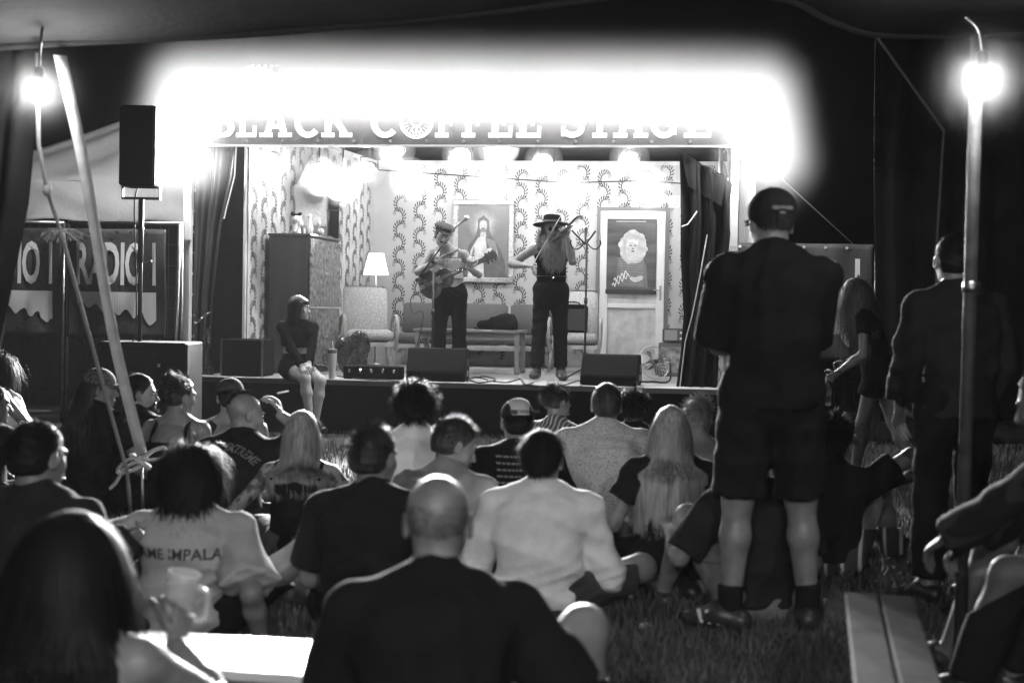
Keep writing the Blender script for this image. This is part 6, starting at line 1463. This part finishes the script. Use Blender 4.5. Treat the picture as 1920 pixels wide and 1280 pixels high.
hair_obj(q, HAIR_D, sets=[dict(n=4600, length=.15, steps=7, lift=.38, grav=.35, comb=(0, -.15, 0), curl=.006, cfreq=60, wid=.0028, back=back_of(q, .16, .14))]); back_print(q, 'TAME IMPALA', -.02, .060, INKD, .001, sx=.95)
q = person('man with cropped dark hair in a black sweater at the left', top=(72, 793), face=-8, h=1.03, hd=(-22, -6, 0), fl=(-.1, .6, .06), fr=(.12, .62, .06), kl=(-.2, .8, 1.2), kr=(.15, .8, 1.2), seed=60, s=520, w=1.06, hr=(.24, .40, .44), er=(-.1, -.1, .0), res=.010); tshirt(q, CHAR, 1.8, name='sweater'); bottoms(q, BLACK); shoes(q); hair_obj(q, HAIR_D, sets=[dict(HR_SHORT, n=3400, length=.02)])
m = MB(); m.tube([q.WR-q.dR*.02+A(math.cos(R(30*k))*.034, 0, math.sin(R(30*k))*.034) for k in range(13)], .007, 6); m.build('wristwatch', M('silver', .7), q.root, True)
q = person('bald man in black T-shirt close to the viewer, one knee raised', top=(822, 890), face=2, h=1.02, hd=(-2, -4, 0), hoff=(0, .05, .15), seed=61, s=740, w=1.12, Pv=(0, 0, .23), Nk=(0, .04, .68), fr=(.36, .16, .07), kr=(.40, .3, 1.8), fl=(.05, .45, .06), hl=(-.10, .36, .32), el=(-.5, -.1, .2), hr=(.30, .3, .3), res=.009, sw=1.08); tshirt(q, BLACK, .8, e=.02, loose=.03, wr=.014); bottoms(q, CHAR, .62, name='shorts'); shoes(q)
m = MB(); K = q.KR; F_ = q.FR; d_ = nrm(F_-K); c = K+d_*.13; s1_ = nrm(np.cross(d_, A(1, 0, 0))); s2_ = np.cross(d_, s1_); m.tube([c+(s1_*math.cos(R(20*k))+s2_*math.sin(R(20*k)))*.066 for k in range(19)], .012, 8); m.build('leg_band', BLACK, q.root, True)
hair_obj(q, HAIR_B, base=False, sets=[dict(n=1600, length=.004, steps=1, lift=1, grav=0, wid=.0008, region='sides')])
q = person('dark haired person close to the viewer at the lower left holding a glass', top=(138, 962), face=-14, h=1.0, hd=(-18, -4, 0), fl=(-.1, .6, .06), fr=(.1, .62, .06), kl=(-.2, .8, 1.2), kr=(.12, .8, 1.2), seed=62, s=800, w=1.05, hr=(.10, .38, .47), er=(.6, .0, .2), curl=(.6, 1.0), palm=((.3, .2, -1), (-.9, .3, 0)), hdir=(None, (.0, .55, .8)), res=.009); tank(q, BLACK, low=.10, strap=.03); bottoms(q, BLACK); shoes(q)
hair_obj(q, HAIR_D, sets=[dict(n=6000, length=.36, steps=9, lift=.22, grav=.45, comb=(0, -.12, 0), curl=.003, cfreq=40, wid=.0026, jitter=.1, back=back_of(q, .17, .14), lvar=.2)])
gp_ = q.world(q.WR+q.dR*.085+A(-.045, .03, -.05)); t = thing('beer_mug', 'faceted glass mug sparkling in the hand at the lower left', 'glass', gp_, q.rz)
t.rotation_euler = (0, R(12), q.rz); CG = M('ribbed_glass', .95, .10, trans=.6, spec=.8)
m = MB(); prof = []
for k in range(7): prof += [(.040+.003*(k % 2), .02*k), (.043-.003*(k % 2), .02*k+.01)]
m.lathe([(.03, 0)]+prof+[(.043, .15), (.039, .15), (.036, .015), (.001, .012)], 14); m.build('glass_wall', CG, t); m = MB(); m.tube(smooth_pts([(.042, 0, .12), (.075, 0, .115), (.078, 0, .05), (.042, 0, .035)]), .007, 6); m.build('handle', CG, t, True)
m = MB(); m.lathe([(.034, .02), (.036, .11), (.001, .112)], 14); m.build('beer', M('pale_beer', .7, .1, trans=.5), t, True)
# --- standing people
gpos = g_at(1438, 1192); q = person('tall man standing in black polo, shorts and cap, back to the viewer', loc=Vector((gpos.x, gpos.y, 0)), face=4, h=1.07, Pv=(0, 0, .96), Nk=(.0, .02, 1.46), bend=.03, hd=(6, -8, 0), hoff=(.0, .05, .14), seed=63, w=1.04, sw=1.02, hl=(-.06, .34, 1.12), hr=(.06, .36, 1.08), el=(-.5, -.3, .8), er=(.42, -.3, .8), fl=(-.15, 0, .07), fr=(.17, .03, .07), kl=(-.16, 1, .5), kr=(.18, 1, .5), res=.010, toes=(-1.6, .3))
tshirt(q, BLACK, .95, e=.026, loose=.025, name='polo_shirt', hem=-.03, wr=.016); bottoms(q, BLACK, .96, e=.020, loose=.022, name='shorts', wr=.010); shoes(q, M('black_trainer', .03, .4)); cpm = cap(q, CHAR, back=False, size=1.05, low=-.025); hair_obj(q, HAIR_B, base=False, sets=[dict(HR_SHORT, region='sides', length=.012)])
for f, K in ((q.FL, q.KL), (q.FR, q.KR)): soft('sock', [limb(f+A(0, 0, .09), f, .050, .048, flat='a')], .009, BLACK, q.root)
ax = nrm(q.N-q.P); soft('collar', [limb(q.N+A(0, -.01, -.02), q.N+A(0, .0, .045), .084, .078, flat='ab', k=.01)], .009, BLACK, q.shirt)
m = MB()
for dx, dz, rx in ((-.026, .006, .018), (.026, .006, .018), (0, -.012, .014), (0, .008, .016)):
    m.sph(q.H+q.Rm @ A(dx, -.122, .035+dz), rx, 8, (1, .3, .5))
m.build('cap_emblem', M('emblem_thread', .16, .7), cpm, True)
for k in range(3):
    m = MB(); m.box(q.FL+A(-.848, .53, 0)*(.035+.034*k)+A(-.53, -.848, 0)*.052+A(0, 0, -.035), (.014, .006, .055), Matrix.Rotation(R(148), 3, 'Z') @ Matrix.Rotation(R(18), 3, 'Y')); m.build('shoe_stripe', M('stripe_white', .7, .5), q.root)
gpos = g_at(1640, 916); q = person('standing person with long wavy hair in profile holding a plastic bottle', loc=Vector((gpos.x, gpos.y, 0)), face=72, h=.97, fem=True, Pv=(0, 0, .95), Nk=(.0, .12, 1.42), bend=.0, hd=(0, -16, 0), hoff=(0, .075, .125), seed=64, w=1.0, hl=(-.16, .30, .92), hr=(.14, .25, 1.0), el=(-.4, -.6, 1.0), er=(.4, -.5, 1.0), fl=(-.08, .16, .07), fr=(.1, -.30, .13), kl=(-.1, 1, .5), kr=(.1, 1, .5), palm=((.9, 0, -.2), (-.9, 0, -.2)), curl=(1.0, .6), res=.010)
tshirt(q, BLACK, .45, e=.01, loose=.004); bottoms(q, BLACK, .5, name='shorts', e=.014); shoes(q, M('black_trainer', .03)); face_bits(q)
hair_obj(q, m_hair('hair_mid', .09), fringe=.04, sets=[dict(n=3800, region='long', length=.46, steps=10, lift=.15, grav=.55, comb=(0, -.4, 0), wid=.003, jitter=.12, curl=.010, cfreq=34, back=back_of(q, .14, .12), lvar=.3)]); m = MB()
for s in (-1, 1): m.sph(q.H+q.Rm @ A(s*.035, .085, .07), .022, 8, (1, .3, .8))
m.build('sunglasses', M('pale_lens', .5, .15, coat=.5), q.root, True)
m = MB(); c = q.WL-q.dL*.02; m.tube([c+A(math.cos(R(30*k))*.03, math.sin(R(30*k))*.03, 0) for k in range(13)], .006, 6); m.build('bracelet', BLK, q.root, True)
t = thing('plastic_bottle', 'half empty plastic bottle hanging from the standing hand', 'bottle', q.world(q.WL+q.dL*.10+A(.02, .0, -.20)), 0); m = MB(); m.lathe([(.03, 0), (.034, .01), (.034, .07), (.031, .08), (.034, .09), (.034, .13), (.015, .175), (.013, .2), (.001, .2)], 16); m.build('bottle_wall', M('bottle_plastic', .75, .2, trans=.4), t, True)
m = MB(); m.lathe([(.0345, .025), (.0345, .075)], 16, cap=False); m.build('bottle_label', M('bottle_label', .12, .5), t, True); m = MB(); m.lathe([(.015, .19), (.015, .21), (.001, .21)], 12); m.build('bottle_cap', M('bottle_cap', .6, .5), t)
gpos = y_at(1788, 900, 6.6); q = person('dark figure standing behind the right tent pole', loc=Vector((gpos.x, gpos.y, 0)), face=15, h=1.0, Pv=(0, 0, .95), Nk=(.0, .02, 1.45), hd=(-15, -6, 0), seed=65, w=1.05, hl=(-.2, .15, .9), hr=(.2, .15, .9), el=(-.6, -.4, 1.0), er=(.6, -.4, 1.0), fl=(-.12, 0, .07), fr=(.12, 0, .07), kl=(-.12, 1, .5), kr=(.12, 1, .5)); tshirt(q, CHAR, 1.7); bottoms(q, BLACK); shoes(q); hair_obj(q, HAIR_D, sets=[HR_SHORT])
# --- right, seated
q = person('person in black seated behind the tall man, one arm stretched right', top=(1562, 786), face=-20, h=.98, hd=(-10, -12, 0), seed=66, s=360, w=1.08, hr=(.26, .34, .50), er=(.6, .1, .8), fr=(.3, .5, .06), kr=(.4, .6, 1.4), res=.011); tshirt(q, BLACK, .6); bottoms(q, m_stripes('striped_trousers', .05, .5, 12, 0, .2), 1.95); shoes(q); hair_obj(q, HAIR_D, sets=[dict(n=2200, length=.09, steps=5, lift=.6, grav=.2, wid=.0026)])
q = person('person in denim shorts seated in front of the tall man, arm on knee', top=(1412, 806), face=12, h=.98, hd=(10, -10, 0), seed=67, s=425, w=1.05, hl=(-.30, .34, .36), el=(-.45, -.1, .0), fl=(-.28, .46, .06), kl=(-.4, .4, 1.2), res=.010); tshirt(q, CHAR, .85, loose=.02); bottoms(q, fabric('pale_denim', .2, noise=.4, nscale=8), 1.1); shoes(q); hair_obj(q, HAIR_D, sets=[HR_SHORT])
bx = g_at(2185, 1120, .45); q = person('dark figure hunched on the right bench with sleeves rolled', loc=Vector((bx.x, bx.y+.1, 0)), face=52, h=1.0, Pv=(0, 0, .53), Nk=(.0, .26, .93), bend=.06, hd=(10, -20, 0), hoff=(0, .09, .12), seed=68, w=1.08, hl=(-.08, .74, .50), hr=(.12, .66, .52), el=(-.5, .2, .4), er=(.5, .2, .4), fl=(-.15, .55, .07), fr=(.15, .5, .07), kl=(-.2, 1.2, 1.0), kr=(.2, 1.2, 1.0), res=.011, skin=SKIN_SHADE); tshirt(q, m_stripes('dark_check', .012, .03, 16, 0, .3), 1.9, name='overshirt'); bottoms(q, BLACK); shoes(q); hair_obj(q, HAIR_D, sets=[HR_SHORT])
bx = g_at(2130, 1060, .45); q = person('bare legged person in dark shorts cropped by the right edge', loc=Vector((bx.x, bx.y+.1, 0)), face=35, h=1.0, Pv=(0, 0, .53), Nk=(.0, .10, 1.03), hd=(10, -8, 0), seed=69, hl=(-.22, .36, .66), hr=(.2, .36, .66), fl=(-.42, .45, .07), fr=(.1, .5, .07), kl=(-.5, 1.2, 1.0), kr=(.2, 1.2, 1.0), skin=SKIN_SHADE); tshirt(q, BLACK); bottoms(q, BLACK, .7, name='shorts', loose=.03); shoes(q); hair_obj(q, HAIR_D, sets=[HR_SHORT])
# --- small things on the grass
p = g_at(506, 1112); t = thing('plastic_cup', 'clear plastic cup with a straw standing on the grass', 'cup', (p.x, p.y, 0)); m = MB(); m.lathe([(.028, 0), (.04, .12), (.038, .12), (.026, .004)], 18); m.build('cup_wall', M('cup_plastic', .75, .2, trans=.6), t, True); m = MB(); m.lathe([(.042, .118), (.042, .126), (.03, .13), (.001, .13)], 18); m.build('lid', M('cup_plastic', .75), t, True); m = MB(); m.tube([(0, 0, .02), (.006, 0, .2)], .004, 6); m.build('straw', BLK, t)
p = g_at(896, 1150); t = thing('dark_bottle', 'dark bottle with a pale cap behind the bald man', 'bottle', (p.x, p.y, 0)); m = MB(); m.lathe([(.03, 0), (.034, .01), (.034, .15), (.015, .21), (.013, .25), (.001, .25)], 16); m.build('bottle_glass', M('brown_glass', .02, .08), t, True); m = MB(); m.lathe([(.022, .235), (.012, .275), (.003, .285)], 12); m.build('bottle_cap', M('foil_cap', .7, .35), t)
for k, (x, y, lab) in enumerate(((1175, 1120, 'crumpled wrapper on the grass below the bare knee'), (1210, 1180, 'small paper scrap on the dark grass'), (470, 1030, 'crumpled paper on the grass beside the cup'))):
    p = g_at(x, y); t = thing('paper_scrap', lab, 'litter', (p.x, p.y, .0)); soft('scrap', [ell((0, 0, .015), (.03, .022, .016))], .005, M('scrap_paper', .55, .7), t, wr=.012, wf=50, seed=k)

# ================================================================== SMOKE ADDED FOR THE BLOOM ROUND THE LAMPS, ADDED THIN HAZE
def vol_mat(name, density, segs=None, sig=.26, aniso=.0, pw=2.0):
    m = bpy.data.materials.new(name); m.use_nodes = True; nt = m.node_tree; nt.nodes.clear(); N = nt.nodes.new; L = nt.links.new
    v = N('ShaderNodeVolumePrincipled'); v.inputs['Color'].default_value = (.9, .9, .9, 1); v.inputs['Density'].default_value = density; v.inputs['Anisotropy'].default_value = aniso
    o = N('ShaderNodeOutputMaterial'); L(v.outputs[0], o.inputs['Volume'])
    if segs:                                       # added bloom smoke thins out with the distance from the row of bulbs
        tc = N('ShaderNodeTexCoord'); ds = []
        for a, b in segs:
            a, b = Vector(a), Vector(b); ab = b-a
            s1 = N('ShaderNodeVectorMath'); s1.operation = 'SUBTRACT'; L(tc.outputs['Object'], s1.inputs[0]); s1.inputs[1].default_value = a
            dt = N('ShaderNodeVectorMath'); dt.operation = 'DOT_PRODUCT'; L(s1.outputs[0], dt.inputs[0]); dt.inputs[1].default_value = ab/ab.length_squared
            cl_ = N('ShaderNodeClamp'); L(dt.outputs['Value'], cl_.inputs[0])
            sc = N('ShaderNodeVectorMath'); sc.operation = 'SCALE'; sc.inputs[0].default_value = ab; L(cl_.outputs[0], sc.inputs['Scale'])
            s2 = N('ShaderNodeVectorMath'); s2.operation = 'DISTANCE'; L(s1.outputs[0], s2.inputs[0]); L(sc.outputs[0], s2.inputs[1]); ds.append(s2.outputs['Value'])
        d = ds[0]
        for x in ds[1:]:
            mn = N('ShaderNodeMath'); mn.operation = 'MINIMUM'; L(d, mn.inputs[0]); L(x, mn.inputs[1]); d = mn.outputs[0]
        q1 = N('ShaderNodeMath'); q1.operation = 'DIVIDE'; L(d, q1.inputs[0]); q1.inputs[1].default_value = sig
        q2 = N('ShaderNodeMath'); q2.operation = 'POWER'; L(q1.outputs[0], q2.inputs[0]); q2.inputs[1].default_value = pw
        q3 = N('ShaderNodeMath'); q3.operation = 'MULTIPLY'; L(q2.outputs[0], q3.inputs[0]); q3.inputs[1].default_value = -1
        q4 = N('ShaderNodeMath'); q4.operation = 'EXPONENT'; L(q3.outputs[0], q4.inputs[0])
        q5 = N('ShaderNodeMath'); q5.operation = 'MULTIPLY'; L(q4.outputs[0], q5.inputs[0]); q5.inputs[1].default_value = density; L(q5.outputs[0], v.inputs['Density'])
    return m
def smoke(name, label, prims, res, mat, stage_frame=True):
    V, F = surf(prims, res); ob = link(name, np_mesh(name, V, F), mat)
    if stage_frame: ob.matrix_world = Matrix.Translation(SO) @ Matrix.Rotation(-YAW, 4, 'Z')
    return tag(ob, label, 'smoke', kind='stuff')
bq = [(u, -.36, z) for u, z in pts_b]
segs = [(bq[0], bq[16]), (bq[0], bq[22]), (bq[16], bq[21])]
smoke('bloom_smoke', 'added smoke for the lens bloom round the row of bulbs above the stage', [limb(a, b, .95, k=.1) for a, b in segs], .06, vol_mat('bloom_smoke', .40, segs, .45, pw=4.0))  # smoke shaped to give the bulb row its lens bloom
lp_ = [(505, 300, .4), (596, 330, 1.2), (640, 352, 1.6), (690, 318, 2.2), (868, 292, 1.6), (936, 277, .9), (1021, 303, 2.4), (1181, 300, 1.6), (742, 283, .9), (771, 336, 3.5), (920, 346, 3.5), (1066, 356, 3.5), (1214, 352, 3.5)]
pp = []
for x, y, v in lp_:
    u, z = s_at(x, y, v); pp.append(ell((u, v-.06, z), (.29, .29, .29) if v > 3 else (.24, .24, .24)))
smoke('bloom_smoke', 'added smoke for the bloom round the lamps inside the stage room', pp, .03, vol_mat('room_bloom_smoke', .42))  # added smoke balls that give each room lamp a bloom
smoke('lamp_bloom_mist', 'added mist for the bloom round the two tent lamps', [ell(tuple(pl), (.3, .3, .3)), ell(tuple(pr_), (.26, .26, .26))], .03, vol_mat('lamp_bloom_mist', 1.1, [(pl, pl+Vector((0, 0, .01))), (pr_, pr_+Vector((0, 0, .01)))], .10), False)  # added mist balls, only there to widen the lamps' glow
m = MB(); m.box((0, 9, 3.2), (44, 44, 8.6)); hz = m.build('added_haze', vol_mat('added_haze', .0006)); tag(hz, 'thin haze added to lift the blacks', 'added_haze', kind='stuff')  # haze box put in to lift the dark tones
